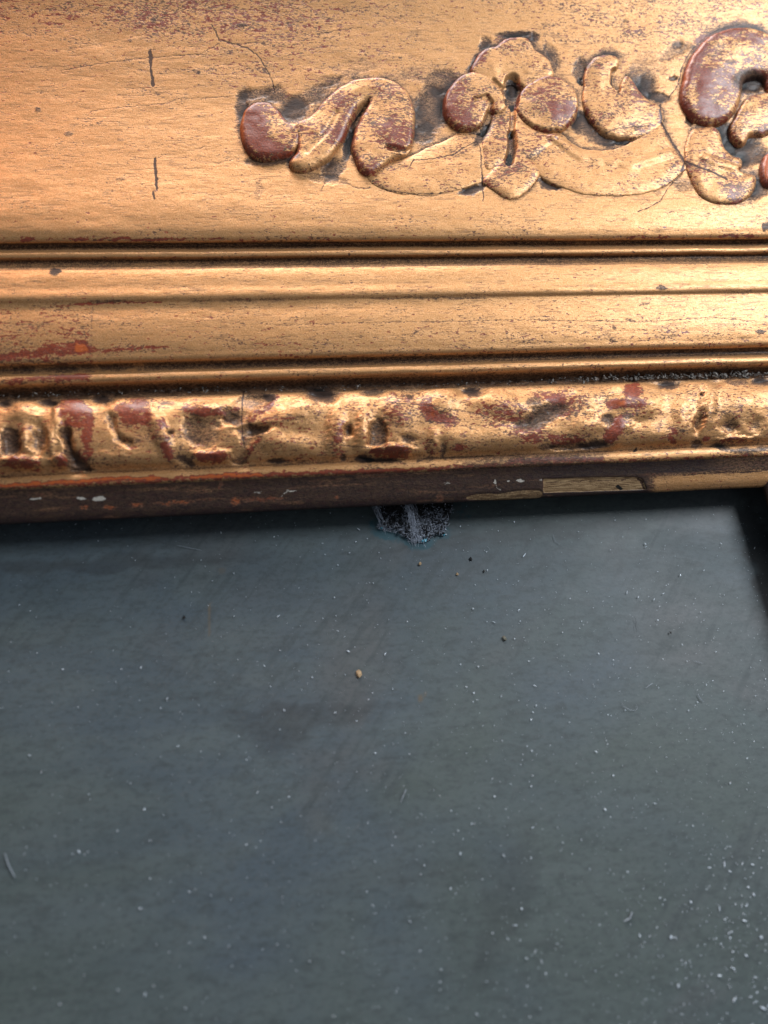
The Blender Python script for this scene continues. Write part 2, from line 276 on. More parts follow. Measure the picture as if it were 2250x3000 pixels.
    (Cr, 'l', [(2000, 1392), (2130, 1384), (2200, 1382), (2250, 1376)], 3.4, .8), (Cr, 'e', 2190, 1386, 22, 5, -20, .5),
]

REPL = {(30,1295),(112,1285),(562,1262),(660,1222),(745,1256),(725,1170),(735,1285),(1022,1257),(1108,1262),(1560,1240),(1665,1304),(2046,1240),(2138,1247),(2170,1318),(1150,1324),(62,1358),(172,1352),(706,1345)}
STROKES = [t for t in STROKES if not (t[1] == 'e' and (t[2], t[3]) in REPL) and not (t[1] == 'l' and t[2][0] in ((178, 1262), (318, 1222), (1500, 1228)))]
STROKES += [(G, 'p', p_, sf * 1.2, g_ * .76) for p_, sf, _, g_, _ in LEAF_SHAPES if g_] + [(Wr, 'p', p_, sf * 1.5, w_ * .70) for p_, sf, _, _, w_ in LEAF_SHAPES if w_]
# the sliver broken off the lip, down to bare wood
STROKES = [t for t in STROKES if t[0] != Wd] + [(Wd, 'p', [(1592,1402),(1592,1403),(1700,1399),(1860,1396),(1884,1403),(1893,1432),(1893,1433),(1600,1442),(1592,1442)], 2.5, 1.3),
  *[(G,) + t[1:-1] + (-.55 * min(1, t[-1]),) for t in STROKES if t[0] == Wr and t[1] == 'e' and t[3] > 1415],
  (Wd, 'p', [(1372,1449),(1420,1442),(1466,1446),(1500,1436),(1592,1430),(1592,1462),(1500,1466),(1380,1466),(1360,1460)], 3, .50)]

# ------------------------------------------------------------------ materials
def new_mat(name):
    m = bpy.data.materials.new(name); m.use_nodes = True
    nt = m.node_tree; nt.nodes.clear()
    return m, nt
class NT:
    def __init__(s, nt): s.nt = nt
    def n(s, t, **kw):
        o = s.nt.nodes.new(t)
        for k, v in kw.items(): setattr(o, k, v)
        return o
    def put(s, sock, v):
        if isinstance(v, bpy.types.NodeSocket): s.nt.links.new(v, sock)
        elif isinstance(v, (tuple, list)) and len(v) == 3 and sock.type == 'RGBA': sock.default_value = (*v, 1)
        else: sock.default_value = v
    def math(s, op, a, b=0.0, c=0.0, clamp=False):
        o = s.n('ShaderNodeMath', operation=op); o.use_clamp = clamp
        s.put(o.inputs[0], a); s.put(o.inputs[1], b)
        if op == 'MULTIPLY_ADD': s.put(o.inputs[2], c)
        return o.outputs[0]
    def ss(s, x, a, b, lo=0.0, hi=1.0):
        o = s.n('ShaderNodeMapRange', interpolation_type='SMOOTHSTEP')
        s.put(o.inputs[0], x); s.put(o.inputs[1], a); s.put(o.inputs[2], b); s.put(o.inputs[3], lo); s.put(o.inputs[4], hi)
        return o.outputs[0]
    def mix(s, f, a, b):
        o = s.n('ShaderNodeMix', data_type='RGBA'); s.put(o.inputs[0], f); s.put(o.inputs[6], a); s.put(o.inputs[7], b)
        return o.outputs[2]
    def mixf(s, f, a, b):
        o = s.n('ShaderNodeMix', data_type='FLOAT'); s.put(o.inputs[0], f); s.put(o.inputs[2], a); s.put(o.inputs[3], b)
        return o.outputs[0]
    def noise(s, vec, scale, detail=4, rough=.6, dist=0.0, sc=None):
        if sc is not None:
            mp = s.n('ShaderNodeMapping'); s.put(mp.inputs[0], vec); mp.inputs[3].default_value = sc; vec = mp.outputs[0]
        o = s.n('ShaderNodeTexNoise'); s.put(o.inputs['Vector'], vec); s.put(o.inputs['Scale'], scale)
        o.inputs['Detail'].default_value = detail; o.inputs['Roughness'].default_value = rough; o.inputs['Distortion'].default_value = dist
        return o.outputs[0]
    def attr(s, name):
        o = s.n('ShaderNodeAttribute'); o.attribute_name = name; return o.outputs['Fac']

def gilding_material():
    m, nt = new_mat("old_gilding"); q = NT(nt)
    tc = q.n('ShaderNodeTexCoord').outputs['Object']
    wear, grime, crack, wood, chip = [q.attr(a) for a in (Wr, G, Cr, Wd, Ch)]
    H = (1, 1, 2.6)      # streaks follow the length of the rail
    nA = q.noise(tc, 800, 7, .70, .3, H)
    nB = q.noise(tc, 1700, 5, .65, 0, (1, 1, 1.8))
    nC = q.noise(tc, 90, 4, .6, 0, (1, 1, 3))
    nD = q.noise(tc, 3200, 3, .6, 0, (1, 1, 1.5))
    nL = q.noise(tc, 1300, 2, .5, .25, (.20, 1, 1.7))
    # bole showing through the rubbed leaf
    nR = q.noise(tc, 520, 4, .55, .5, (1, 1, 2.3))
    nR2 = q.noise(tc, 1500, 2, .5, .2, (.8, 1, 2.0))
    r = q.math('MULTIPLY_ADD', wear, 0.42, nR)
    r = q.math('MULTIPLY_ADD', nR2, 0.50, r)
    red = q.ss(r, 0.930, 0.946)
    # fine brown flecks, gathered in drifts
    nF = q.noise(tc, 1400, 2, .5, .5, (.8, 1, 1.9))
    f = q.math('MULTIPLY_ADD', nC, 0.55, nF)
    f = q.math('MULTIPLY_ADD', q.math('MINIMUM', wear, .35), 0.42, f)
    fleck = q.ss(f, 0.945, 0.975)
    f2 = q.math('MULTIPLY_ADD', nC, 0.22, nL)
    streak = q.math('MULTIPLY', q.ss(f2, 0.665, 0.76), 0.34)
    # settled dirt
    g = q.math('MULTIPLY_ADD', nA, 0.95, grime)
    g = q.math('MULTIPLY_ADD', nB, 0.45, g)
    g = q.math('MULTIPLY_ADD', nC, 0.35, g)
    gm = q.ss(g, 0.98, 1.50)
    rub = q.ss(nD, 0.52, 0.70)
    fk = q.ss(q.math('MULTIPLY_ADD', nR2, .6, nD), .80, .90)
    gm = q.math('MULTIPLY', gm, q.mixf(fk, 0.95, q.mixf(q.ss(grime, .5, 1.0), .35, .95)))
    gold = q.mix(q.ss(nC, .35, .7), (0.575, 0.290, 0.110), (0.665, 0.360, 0.155))
    gold = q.mix(q.ss(nA, .3, .75), gold, (0.505, 0.232, 0.074))
    gold = q.mix(q.ss(nD, .35, .75), gold, (0.785, 0.44, 0.205))
    bole = q.mix(q.ss(nB, .35, .65), (0.34, 0.062, 0.022), (0.17, 0.036, 0.018))
    hot = q.ss(wear, 1.0, 1.4)
    bole = q.mix(hot, bole, (0.55, 0.115, 0.02))
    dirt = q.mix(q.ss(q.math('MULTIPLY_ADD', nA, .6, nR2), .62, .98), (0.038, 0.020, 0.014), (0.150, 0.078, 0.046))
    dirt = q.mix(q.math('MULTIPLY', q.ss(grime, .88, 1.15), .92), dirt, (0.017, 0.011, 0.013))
    dirt = q.mix(q.math('MULTIPLY', q.ss(nA, .55, .75), q.ss(grime, 1.1, .6)), dirt, (0.20, 0.12, 0.075))
    c = q.mix(q.math('MULTIPLY', fleck, .9), gold, (0.10, 0.042, 0.022))
    c = q.mix(streak, c, (0.13, 0.055, 0.025))
    c = q.mix(red, c, bole)
    c = q.mix(gm, c, dirt)
    wcol = q.mix(q.ss(q.noise(tc, 2200, 4, .6, 0, (.12, 1, 3)), .38, .66), (0.15, 0.080, 0.034), (0.50, 0.33, 0.17))
    wm = q.ss(q.math('MULTIPLY_ADD', nB, .5, wood), .60, .80)
    c = q.mix(wm, c, wcol)
    hole = q.ss(grime, 1.25, 1.55)
    c = q.mix(hole, c, (0.006, 0.005, 0.004))
    cm = q.math('MULTIPLY', q.ss(q.math('MULTIPLY_ADD', nB, .9, crack), 0.90, 1.22), .92)
    c = q.mix(cm, c, (0.050, 0.020, 0.014))
    chm = q.ss(q.math('MULTIPLY_ADD', nB, 1.1, chip), .98, 1.25)
    c = q.mix(chm, c, (0.58, 0.53, 0.46))
    dull = q.math('MAXIMUM', q.math('MAXIMUM', q.math('MAXIMUM', red, gm), q.math('MAXIMUM', cm, chm)), q.math('MAXIMUM', wm, q.math('MULTIPLY', q.math('MAXIMUM', fleck, streak), .8)))
    metal = q.mixf(dull, 0.70, 0.0)
    rough = q.mixf(red, q.mixf(q.ss(nA, .3, .7), 0.44, 0.56), 0.36)
    rough = q.mixf(gm, rough, 0.55)
    rough = q.mixf(q.math('MAXIMUM', wm, q.math('MAXIMUM', chm, cm)), rough, 0.75)
    b = q.n('ShaderNodeBsdfPrincipled')
    q.put(b.inputs['Base Color'], c); q.put(b.inputs['Metallic'], metal); q.put(b.inputs['Roughness'], rough)
    q.put(b.inputs['Coat Weight'], q.mixf(red, 0.20, 0.22)); b.inputs['Coat Roughness'].default_value = 0.27
    q.put(b.inputs['Specular IOR Level'], q.mixf(gm, 0.5, 0.22))
    hgt = q.math('MULTIPLY_ADD', nB, 0.45, q.math('MULTIPLY', nA, 0.28))
    hgt = q.math('MULTIPLY_ADD', nD, 0.35, hgt)
    hgt = q.math('SUBTRACT', hgt, q.math('MULTIPLY', q.math('MAXIMUM', fleck, streak), 0.35))
    hgt = q.math('SUBTRACT', hgt, q.math('MULTIPLY', red, 0.30))
    hgt = q.math('SUBTRACT', hgt, q.math('MULTIPLY', cm, 0.15))
    hgt = q.math('MULTIPLY_ADD', q.math('MULTIPLY', nD, gm), 0.8, hgt)
    bp = q.n('ShaderNodeBump'); bp.inputs['Strength'].default_value = 0.9; bp.inputs['Distance'].default_value = 0.00012
    q.put(bp.inputs['Height'], hgt)
    q.put(b.inputs['Normal'], bp.outputs[0])
    out = q.n('ShaderNodeOutputMaterial'); nt.links.new(b.outputs[0], out.inputs[0])
    return m
GILD = gilding_material()

def painting_material():
    m, nt = new_mat("dark_oil_paint"); q = NT(nt)
    tc = q.n('ShaderNodeTexCoord').outputs['Object']
    big = q.noise(tc, 11, 3, .5, .6, (1, 1, 1.6))
    mid = q.noise(tc, 40, 4, .6, .4, (1, 1, 2.4))
    st = q.noise(tc, 300, 5, .62, .4, (.55, 1, 1.6))
    fine = q.noise(tc, 1600, 4, .6)
    vf = q.noise(tc, 5200, 2, .6)
    brown = q.noise(tc, 17, 3, .55, .8, (1, 1, 1.3))
    c = q.mix(q.ss(big, .36, .64), (0.068, 0.090, 0.086), (0.063, 0.087, 0.106))
    c = q.mix(q.ss(brown, .50, .72), c, (0.080, 0.088, 0.092))
    c = q.mix(q.math('MULTIPLY', q.ss(mid, .35, .75), .6), c, (0.084, 0.110, 0.112))
    c = q.mix(q.math('MULTIPLY', q.ss(st, .46, .72), .50), c, (0.036, 0.046, 0.047))
    rot = q.n('ShaderNodeMapping'); q.put(rot.inputs[0], tc); rot.inputs[2].default_value = (0, R(52), 0)
    dg = q.noise(rot.outputs[0], 260, 5, .6, .2, (.22, 1, 1.6))
    c = q.mix(q.math('MULTIPLY', q.ss(dg, .48, .68), q.math('MULTIPLY', q.ss(brown, .40, .60), .60)), c, (0.040, 0.054, 0.058))
    c = q.mix(q.math('MULTIPLY', q.ss(dg, .34, .22), .4), c, (0.095, 0.115, 0.120))
    c = q.mix(q.math('MULTIPLY', q.ss(q.noise(tc, 1100, 4, .65), .50, .74), .50), c, (0.085, 0.098, 0.105))
    c = q.mix(q.math('MULTIPLY', q.ss(q.noise(tc, 750, 4, .65, 0, (.8, 1, 1.3)), .52, .34), .42), c, (0.034, 0.046, 0.050))
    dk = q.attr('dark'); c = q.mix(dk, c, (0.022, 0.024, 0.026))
    tl = q.attr('teal'); tm = q.math('MULTIPLY', q.ss(q.math('MULTIPLY_ADD', q.noise(tc, 520, 5, .75), 1.5, tl), .98, 1.55), .8)
    c = q.mix(tm, c, (0.012, 0.075, 0.100))
    rs = q.attr('rust'); c = q.mix(rs, c, (0.11, 0.085, 0.055))
    b = q.n('ShaderNodeBsdfPrincipled')
    q.put(b.inputs['Base Color'], c)
    q.put(b.inputs['Roughness'], q.mixf(q.ss(mid, .3, .7), .50, .60))
    b.inputs['Specular IOR Level'].default_value = 0.55
    hgt = q.math('MULTIPLY_ADD', vf, .35, q.math('MULTIPLY_ADD', fine, .6, q.math('MULTIPLY', st, .7)))
    bp = q.n('ShaderNodeBump'); bp.inputs['Strength'].default_value = 0.35; bp.inputs['Distance'].default_value = 0.00012
    q.put(bp.inputs['Height'], hgt); q.put(b.inputs['Normal'], bp.outputs[0])
    out = q.n('ShaderNodeOutputMaterial'); nt.links.new(b.outputs[0], out.inputs[0])
    return m
PAINT = painting_material()

def simple_mat(name, col, rough=.6, trans=0, alpha=1, spec=.5, var=0.0, scale=2000):
    m, nt = new_mat(name); q = NT(nt)
    b = q.n('ShaderNodeBsdfPrincipled')
    tc = q.n('ShaderNodeTexCoord').outputs['Object']
    n = q.noise(tc, scale, 4, .6)
    dk = tuple(x * (1 - var) for x in col)
    q.put(b.inputs['Base Color'], q.mix(q.ss(n, .35, .65), dk, col))
    b.inputs['Roughness'].default_value = rough; b.inputs['Alpha'].default_value = alpha
    b.inputs['Transmission Weight'].default_value = trans; b.inputs['Specular IOR Level'].default_value = spec
    out = q.n('ShaderNodeOutputMaterial'); nt.links.new(b.outputs[0], out.inputs[0])
    return m
DUST = simple_mat("pale_dust", (0.74, 0.84, 0.95), .35, var=.45, spec=.9)
LINT = simple_mat("pale_lint", (0.42, 0.48, 0.55), .5, var=.3, alpha=.75)
WEB = simple_mat("grey_web", (0.66, 0.72, 0.84), .6, var=.5, alpha=.75, scale=1500)
CLOT = simple_mat("dark_debris", (0.012, 0.013, 0.016), .7, var=.6, scale=1800)
TEAL = simple_mat("teal_crystal", (0.10, 0.50, 0.68), .30, var=.7, spec=.9, scale=2500)
TAN = simple_mat("tan_flake", (0.50, 0.33, 0.17), .55, var=.4)
OCHRE = simple_mat("dull_ochre", (0.14, 0.13, 0.09), .55, var=.5)
BLACK = simple_mat("black_speck", (0.012, 0.012, 0.012), .6, var=.5)
CRUMB = simple_mat("grey_gesso", (0.30, 0.27, 0.24), .8, var=.75, scale=1300)
BACK = simple_mat("raw_wood_back", (0.12, 0.075, 0.04), .8, var=.5, scale=400)

# ------------------------------------------------------------------ mesh output
def link(name, co, faces, mat, parent=None, att=None, smooth=True):
    me = bpy.data.meshes.new(name)
    co = np.asarray(co, np.float32); faces = np.asarray(faces, np.int32)
    k = faces.shape[1]
    me.vertices.add(len(co)); me.vertices.foreach_set('co', co.ravel())
    me.loops.add(faces.size); me.loops.foreach_set('vertex_index', faces.ravel())
    me.polygons.add(len(faces)); me.polygons.foreach_set('loop_start', np.arange(0, faces.size, k, dtype=np.int32))
    me.polygons.foreach_set('use_smooth', np.full(len(faces), smooth))
    me.update(calc_edges=True)
    if att:
        for a, v in att.items():
            me.attributes.new(a, 'FLOAT', 'POINT').data.foreach_set('value', np.asarray(v, np.float32).ravel())
    me.materials.append(mat)
    o = bpy.data.objects.new(name, me); COL.objects.link(o)
    if parent: o.parent = parent
    return o
def grid_faces(nr, nc, keep=None):
    i = np.arange(nr - 1)[:, None] * nc + np.arange(nc - 1)[None, :]
    f = np.stack([i, i + 1, i + nc + 1, i + nc], -1)
    if keep is not None: f = f[keep]
    return f.reshape(-1, 4)
def compact(co, f, att):
    used = np.unique(f); mp = np.full(len(co), -1); mp[used] = np.arange(len(used))
    return co[used], mp[f], {a: v[used] for a, v in att.items()}
def thing(name, label, cat, loc=(0, 0, 0), group=None):
    o = bpy.data.objects.new(name, None); COL.objects.link(o); o.location = loc; o.empty_display_size = .01
    o['label'] = label; o['category'] = cat
    if group: o['group'] = group
    return o

# ------------------------------------------------------------------ the frame
frame = thing('picture_frame', 'worn gilded wooden picture frame with carved scrolls and red bole showing, along the top', 'picture frame')
mm = 0.001
# cross-section, from the sight edge upwards: (photo y at mid-width, height above canvas in mm, grime, wear)
PROF = {
 'sight_edge': [(1482, 2.4, .9, 0), (1479, 3.4, .85, 0), (1468, 4.3, .75, 0), (1435, 5.8, .72, 0), (1400, 7.3, .72, .0), (1387, 8.1, .70, 0)],
 'fillet': [(1387, 8.1, .50, .2), (1380, 8.8, .1, .45), (1372, 9.1, .0, .1), (1356, 9.1, .1, 0), (1350, 8.7, .45, 0)],
 'leaf_moulding': [(1350, 8.7, .5, 0), (1343, 9.2, .25, .1), (1325, 10.7, .05, .12), (1290, 12.3, .0, .15), (1250, 13.2, 0, .15), (1210, 13.6, 0, .14), (1175, 13.3, 0, .10), (1152, 12.4, .05, .05), (1142, 11.3, .45, 0)],
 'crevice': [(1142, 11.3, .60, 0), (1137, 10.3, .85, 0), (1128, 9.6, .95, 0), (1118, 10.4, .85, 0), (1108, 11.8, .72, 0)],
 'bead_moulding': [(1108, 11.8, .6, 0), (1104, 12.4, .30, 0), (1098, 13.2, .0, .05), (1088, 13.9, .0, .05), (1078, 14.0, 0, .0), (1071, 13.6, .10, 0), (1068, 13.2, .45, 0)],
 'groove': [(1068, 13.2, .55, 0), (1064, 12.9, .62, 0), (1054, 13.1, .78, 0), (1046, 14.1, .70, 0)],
 'fascia': [(1046, 14.1, .45, 0), (1043, 14.8, .1, .08), (1036, 15.5, 0, .08), (1015, 16.3, .0, .10), (980, 17.2, 0, .06), (930, 18.0, 0, .02), (880, 18.5, .0, 0), (876, 18.6, .10, 0), (873, 18.75, .10, 0),
            (868, 19.1, 0, 0), (830, 19.7, 0, -.10), (790, 19.9, 0, -.10), (782, 19.8, .1, 0)],
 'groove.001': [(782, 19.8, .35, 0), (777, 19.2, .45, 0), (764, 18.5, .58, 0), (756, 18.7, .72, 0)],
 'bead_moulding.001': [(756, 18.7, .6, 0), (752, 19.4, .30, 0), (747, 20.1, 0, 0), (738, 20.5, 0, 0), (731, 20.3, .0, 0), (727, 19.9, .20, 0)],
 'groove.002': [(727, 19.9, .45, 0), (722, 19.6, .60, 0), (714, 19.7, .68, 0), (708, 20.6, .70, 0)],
 'broad_panel': [(708, 20.6, .45, .1), (705, 21.4, .05, .12), (698, 22.0, .0, .10), (680, 22.8, 0, .04), (640, 23.6, 0, 0), (560, 24.4, 0, -.02), (460, 25.3, 0, 0), (360, 26.6, 0, .02), (260, 28.4, 0, .04), (160, 30.8, .0, .04), (60, 33.6, .0, .04), (-40, 36.8, .0, .05), (-120, 38.6, .0, .05)],
}
def cropA(pts): return [(600 + x * .3918, 50 + y * .3918) for x, y in pts]
def cropB(pts): return [(1200 + x * .3315, 50 + y * .3315) for x, y in pts]
def cropC(pts): return [(1650 + x * .3617, 30 + y * .3617) for x, y in pts]
LOBES = [
 # name, outline, height mm, rim radius mm, base wear, rim wear, grime offset
 ('scroll', cropA([(270,740),(300,680),(360,640),(430,625),(500,640),(550,690),(590,740),(630,790),(700,790),(740,830),(720,930),(690,985),(640,1020),(540,1050),(440,1060),(370,1045),(310,1000),(275,940),(260,860),(258,790)]), 2.9, 2.6, .34, .55),
 ('scroll', cropA([(640,800),(720,768),(790,735),(830,690),(880,620),(960,550),(1040,490),(1130,455),(1230,440),(1330,445),(1420,470),(1500,530),(1550,610),(1575,700),(1575,800),(1565,900),(1555,975),(1510,1030),(1430,1055),(1350,1100),(1290,1160),(1220,1190),(1150,1140),(1115,1050),(1095,965),(1108,880),(1135,790),(1180,715),(1222,640),(1215,628),(1160,665),(1110,740),(1080,810),(1040,910),(985,1000),(920,1070),(830,1120),(740,1158),(680,1145),(625,1105),(632,1062),(680,1020),(690,930),(650,860)]), 3.1, 3.0, .25, .35),
 ('leaf', cropB([(540,430),(580,350),(620,290),(690,240),(780,222),(800,190),(850,155),(950,135),(1040,142),(1090,185),(1112,262),(1170,290),(1230,340),(1270,420),(1295,500),(1240,560),(1100,620),(1000,640),(960,580),(910,550),(860,570),(820,640),(720,620),(620,560),(545,480)]), 2.1, 1.6, .10, .45),
 ('scroll', cropB([(298,760),(310,680),(350,610),(420,530),(500,482),(580,475),(660,498),(740,548),(800,600),(850,670),(880,740),(872,800),(830,850),(775,870),(735,850),(710,815),(690,830),(680,900),(640,955),(590,985),(530,1000),(460,997),(390,970),(330,905),(300,830)]), 2.8, 2.2, .24, .42),
 ('scroll', cropB([(925,800),(935,740),(962,680),(1000,620),(1080,560),(1160,520),(1280,508),(1370,550),(1440,610),(1485,680),(1502,760),(1485,850),(1440,930),(1390,985),(1310,1012),(1200,1015),(1090,985),(1000,935),(945,870)]), 2.9, 2.4, .22, .38),
 ('stem', cropB([(720,800),(800,770),(905,750),(965,740),(1010,880),(1100,980),(1250,1020),(1350,1030),(1330,1090),(1220,1160),(1110,1260),(1000,1250),(930,1290),(860,1250),(760,1320),(680,1360),(645,1280),(636,1150),(618,1075),(690,1000),(728,900)]), 1.75, 2.6, .20, .12),
 ('leaf', [(1408,526),(1432,498),(1474,452),(1486,420),(1490,372),(1510,372),(1518,420),(1536,445),(1575,475),(1586,508),(1566,538),(1535,568),(1510,581),(1478,577),(1446,552)], 1.6, 3.0, .17, .1),
 ('leaf', [(1130,470),(1170,462),(1215,444),(1250,427),(1290,410),(1325,395),(1350,378),(1400,384),(1440,410),(1480,430),(1490,470),(1450,505),(1412,526),(1370,542),(1320,556),(1270,567),(1200,566),(1144,556),(1095,538),(1068,510),(1085,480)], .95, 3.2, .07, .0),
 ('leaf', [(1655,385),(1672,408),(1704,427),(1758,435),(1813,428),(1867,403),(1903,377),(1935,345),(1960,395),(2000,462),(2020,485),(2004,498),(1975,525),(1932,550),(1874,564),(1795,569),(1722,565),(1686,558),(1640,538),(1600,522),(1575,500),(1550,465),(1530,430),(1530,390),(1560,375),(1610,378)], 1.15, 3.4, .08, .0),
 ('leaf', [(1713,250),(1714,211),(1722,182),(1744,157),(1773,148),(1802,149),(1821,167),(1817,189),(1800,212),(1800,240),(1812,262),(1822,240),(1830,218),(1845,216),(1860,232),(1876,265),(1903,290),(1936,305),(1952,330),(1945,362),(1903,388),(1860,402),(1820,402),(1773,394),(1751,372),(1733,350),(1714,318),(1706,280)], 1.9, 2.0, .17, .15),
 ('scroll', cropC([(955,650),(980,520),(1010,420),(1060,330),(1130,240),(1230,160),(1330,122),(1450,102),(1560,112),(1700,170),(1820,290),(1860,430),(1830,570),(1740,660),(1640,640),(1640,525),(1530,525),(1462,560),(1455,640),(1440,740),(1380,860),(1260,920),(1130,925),(1050,885),(985,800),(952,715)]), 3.3, 3.2, .24, .50),
 ('leaf', cropC([(1400,840),(1345,935),(1378,1030),(1440,1088),(1492,1070),(1510,1010),(1560,1000),(1620,1020),(1720,970),(1780,820),(1720,650),(1600,665),(1490,690),(1450,750)]), 2.4, 2.2, .2, .2),
 ('leaf', cropC([(1030,955),(1130,928),(1250,925),(1290,1010),(1310,1100),(1380,1170),(1452,1182),(1465,1255),(1410,1300),(1540,1310),(1585,1350),(1565,1440),(1500,1520),(1400,1562),(1250,1560),(1120,1500),(1055,1390),(1018,1290),(985,1200),(1000,1060)]), 1.9, 3.0, .20, .05),
 ('scroll', cropC([(1590,1270),(1620,1180),(1690,1130),(1790,1130),(1860,1200),(1880,1310),(1840,1410),(1760,1460),(1680,1440),(1610,1370)]), 2.7, 2.2, .5, .3),
]
def cross(rows):
    ys = np.array([r[0] for r in rows], float); w = (np.array([r[1] for r in rows]) + 4.6) * mm
    _, v = P(np.full(len(ys), 1125.), ys, w)
    return v, w, np.array([r[2] for r in rows]), np.array([r[3] for r in rows])
V_LIP = cross(PROF['sight_edge'])[0][0]
U_C = float(P(2232., 1428., 7 * mm)[0])          # inner corner of the frame

def panel_w(v):
    a = cross(PROF['broad_panel']); o = np.argsort(a[0]); return np.interp(v, a[0][o], a[1][o])

def resample(rows, step):
    v, w, g, r = cross(rows)
    d = np.r_[0, np.cumsum(np.hypot(np.diff(v), np.diff(w)))]
    n = max(4, int(d[-1] / step))
    t = np.linspace(0, d[-1], n + 1)
    # smooth curve through the points (Catmull-Rom), so mouldings have no creases inside
    def cr(a):
        m_ = np.gradient(a, d); i = np.clip(np.searchsorted(d, t, 'right') - 1, 0, len(d) - 2)
        h = d[i + 1] - d[i]; x = (t - d[i]) / h
        c = (2*x**3-3*x**2+1)*a[i] + (x**3-2*x**2+x)*h*m_[i] + (-2*x**3+3*x**2)*a[i+1] + (x**3-x**2)*h*m_[i+1]
        return c
    return cr(v), cr(w), np.interp(t, d, g), np.interp(t, d, r)

FINE = 0.24 * mm
U_L, U_R = float(P(-60., 1100., 10*mm)[0]) - .002, float(P(2320., 300., 25*mm)[0]) + .002
def u_columns(fine):
    a = np.linspace(-.34, U_L, 40)[:-1]; b = np.arange(U_L, U_R, fine); c = np.linspace(U_R, U_C + .16, 60)
    return np.concatenate([a, b, c])

# relief of the leaf moulding: (photo x, y, rx, ry, angle, height in mm)
LEAF = [
 # valleys and drilled pits
 (30, 1292, 26, 42, 0, -2.6), (112, 1285, 22, 46, 5, -1.6), (192, 1275, 14, 26, -10, -2.4), (212, 1322, 14, 34, -20, -2.4), (245, 1360, 30, 18, 25, -1.8),
 (328, 1235, 12, 26, -15, -1.3), (362, 1290, 30, 12, 32, -1.5), (562, 1262, 42, 46, 8, -1.8), (545, 1348, 22, 16, 30, -1.8), (496, 1266, 8, 8, 0, -1.4),
 (668, 1222, 50, 20, -15, -1.8), (745, 1257, 52, 12, -4, -2.2), (750, 1170, 46, 20, -10, -1.0), (706, 1345, 30, 24, 0, -1.8), (812, 1353, 32, 8, 0, -1.0), (725, 1285, 26, 20, -30, -1.2),
 (1022, 1257, 10, 19, 0, -1.5), (1108, 1262, 26, 46, 5, -2.0), (1065, 1345, 22, 12, 0, -1.5), (1004, 1343, 10, 12, 0, -1.0), (1197, 1284, 24, 12, 0, -1.1), (1297, 1316, 8, 26, 8, -1.0),
 (1600, 1215, 90, 24, -20, -1.6), (1665, 1305, 66, 12, -6, -1.4), (1780, 1228, 20, 14, 0, -1.2), (1735, 1303, 50, 10, -6, -1.1), (2047, 1240, 13, 30, 12, -1.8), (2038, 1299, 16, 12, 0, -1.2),
 (2138, 1246, 28, 20, 15, -1.6), (2214, 1242, 22, 20, 0, -1.2), (2170, 1318, 66, 8, 4, -1.5), (2052, 1157, 6, 5, 0, -1.2), (1880, 1235, 40, 14, -20, -.7),
 # scalloped upper edge
 (12, 1175, 26, 20, 0, -2.4), (145, 1175, 30, 18, 0, -2.6), (300, 1165, 34, 20, 0, -2.4), (940, 1150, 46, 26, 10, -2.8), (1095, 1140, 36, 16, 0, -2.2), (1200, 1150, 30, 16, 0, -1.2), (1383, 1140, 36, 22, 0, -2.6),
 (1957, 1120, 50, 18, 5, -2.2), (2100, 1118, 30, 12, 0, -1.4), (2232, 1110, 34, 20, 0, -2.2), (760, 1150, 40, 12, 0, -1.2), (520, 1160, 30, 12, 0, -.6),
 # swelling lobes
 (70, 1210, 44, 26, 0, .8), (215, 1200, 52, 40, 0, .6), (400, 1205, 80, 40, 15, .55), (165, 1240, 14, 50, 0, .5), (75, 1290, 14, 44, 0, .7), (148, 1290, 12, 44, 0, .7), (62, 1357, 64, 18, -2, 1.3), (172, 1352, 26, 18, 0, 1.2),
 (370, 1345, 100, 26, 0, .6), (470, 1270, 22, 70, -18, .9), (620, 1338, 64, 18, -3, 1.0), (620, 1200, 70, 20, -5, .8), (860, 1215, 90, 40, -25, 1.1), (830, 1305, 100, 34, 10, 1.0), (985, 1260, 24, 80, 5, .9), (1062, 1265, 20, 70, 5, .9),
 (1150, 1325, 66, 20, 0, 1.6), (1170, 1200, 44, 50, 15, .7), (1290, 1175, 50, 40, 0, 1.1), (1340, 1290, 70, 40, 15, .6), (1270, 1300, 16, 40, 0, .6), (1460, 1180, 90, 34, 10, .9), (1480, 1290, 90, 36, -5, .6),
 (1700, 1170, 60, 30, -15, .6), (1720, 1250, 50, 30, -20, .8), (1835, 1165, 40, 40, -30, .9), (1810, 1270, 26, 50, 35, .8), (1900, 1180, 40, 40, -10, .8), (1930, 1280, 70, 30, 0, .5), (2075, 1190, 24, 70, 5, .9), (2180, 1185, 60, 40, 0, .7), (2160, 1290, 60, 12, -4, .8), (2000, 1230, 26, 60, 0, .6),
]
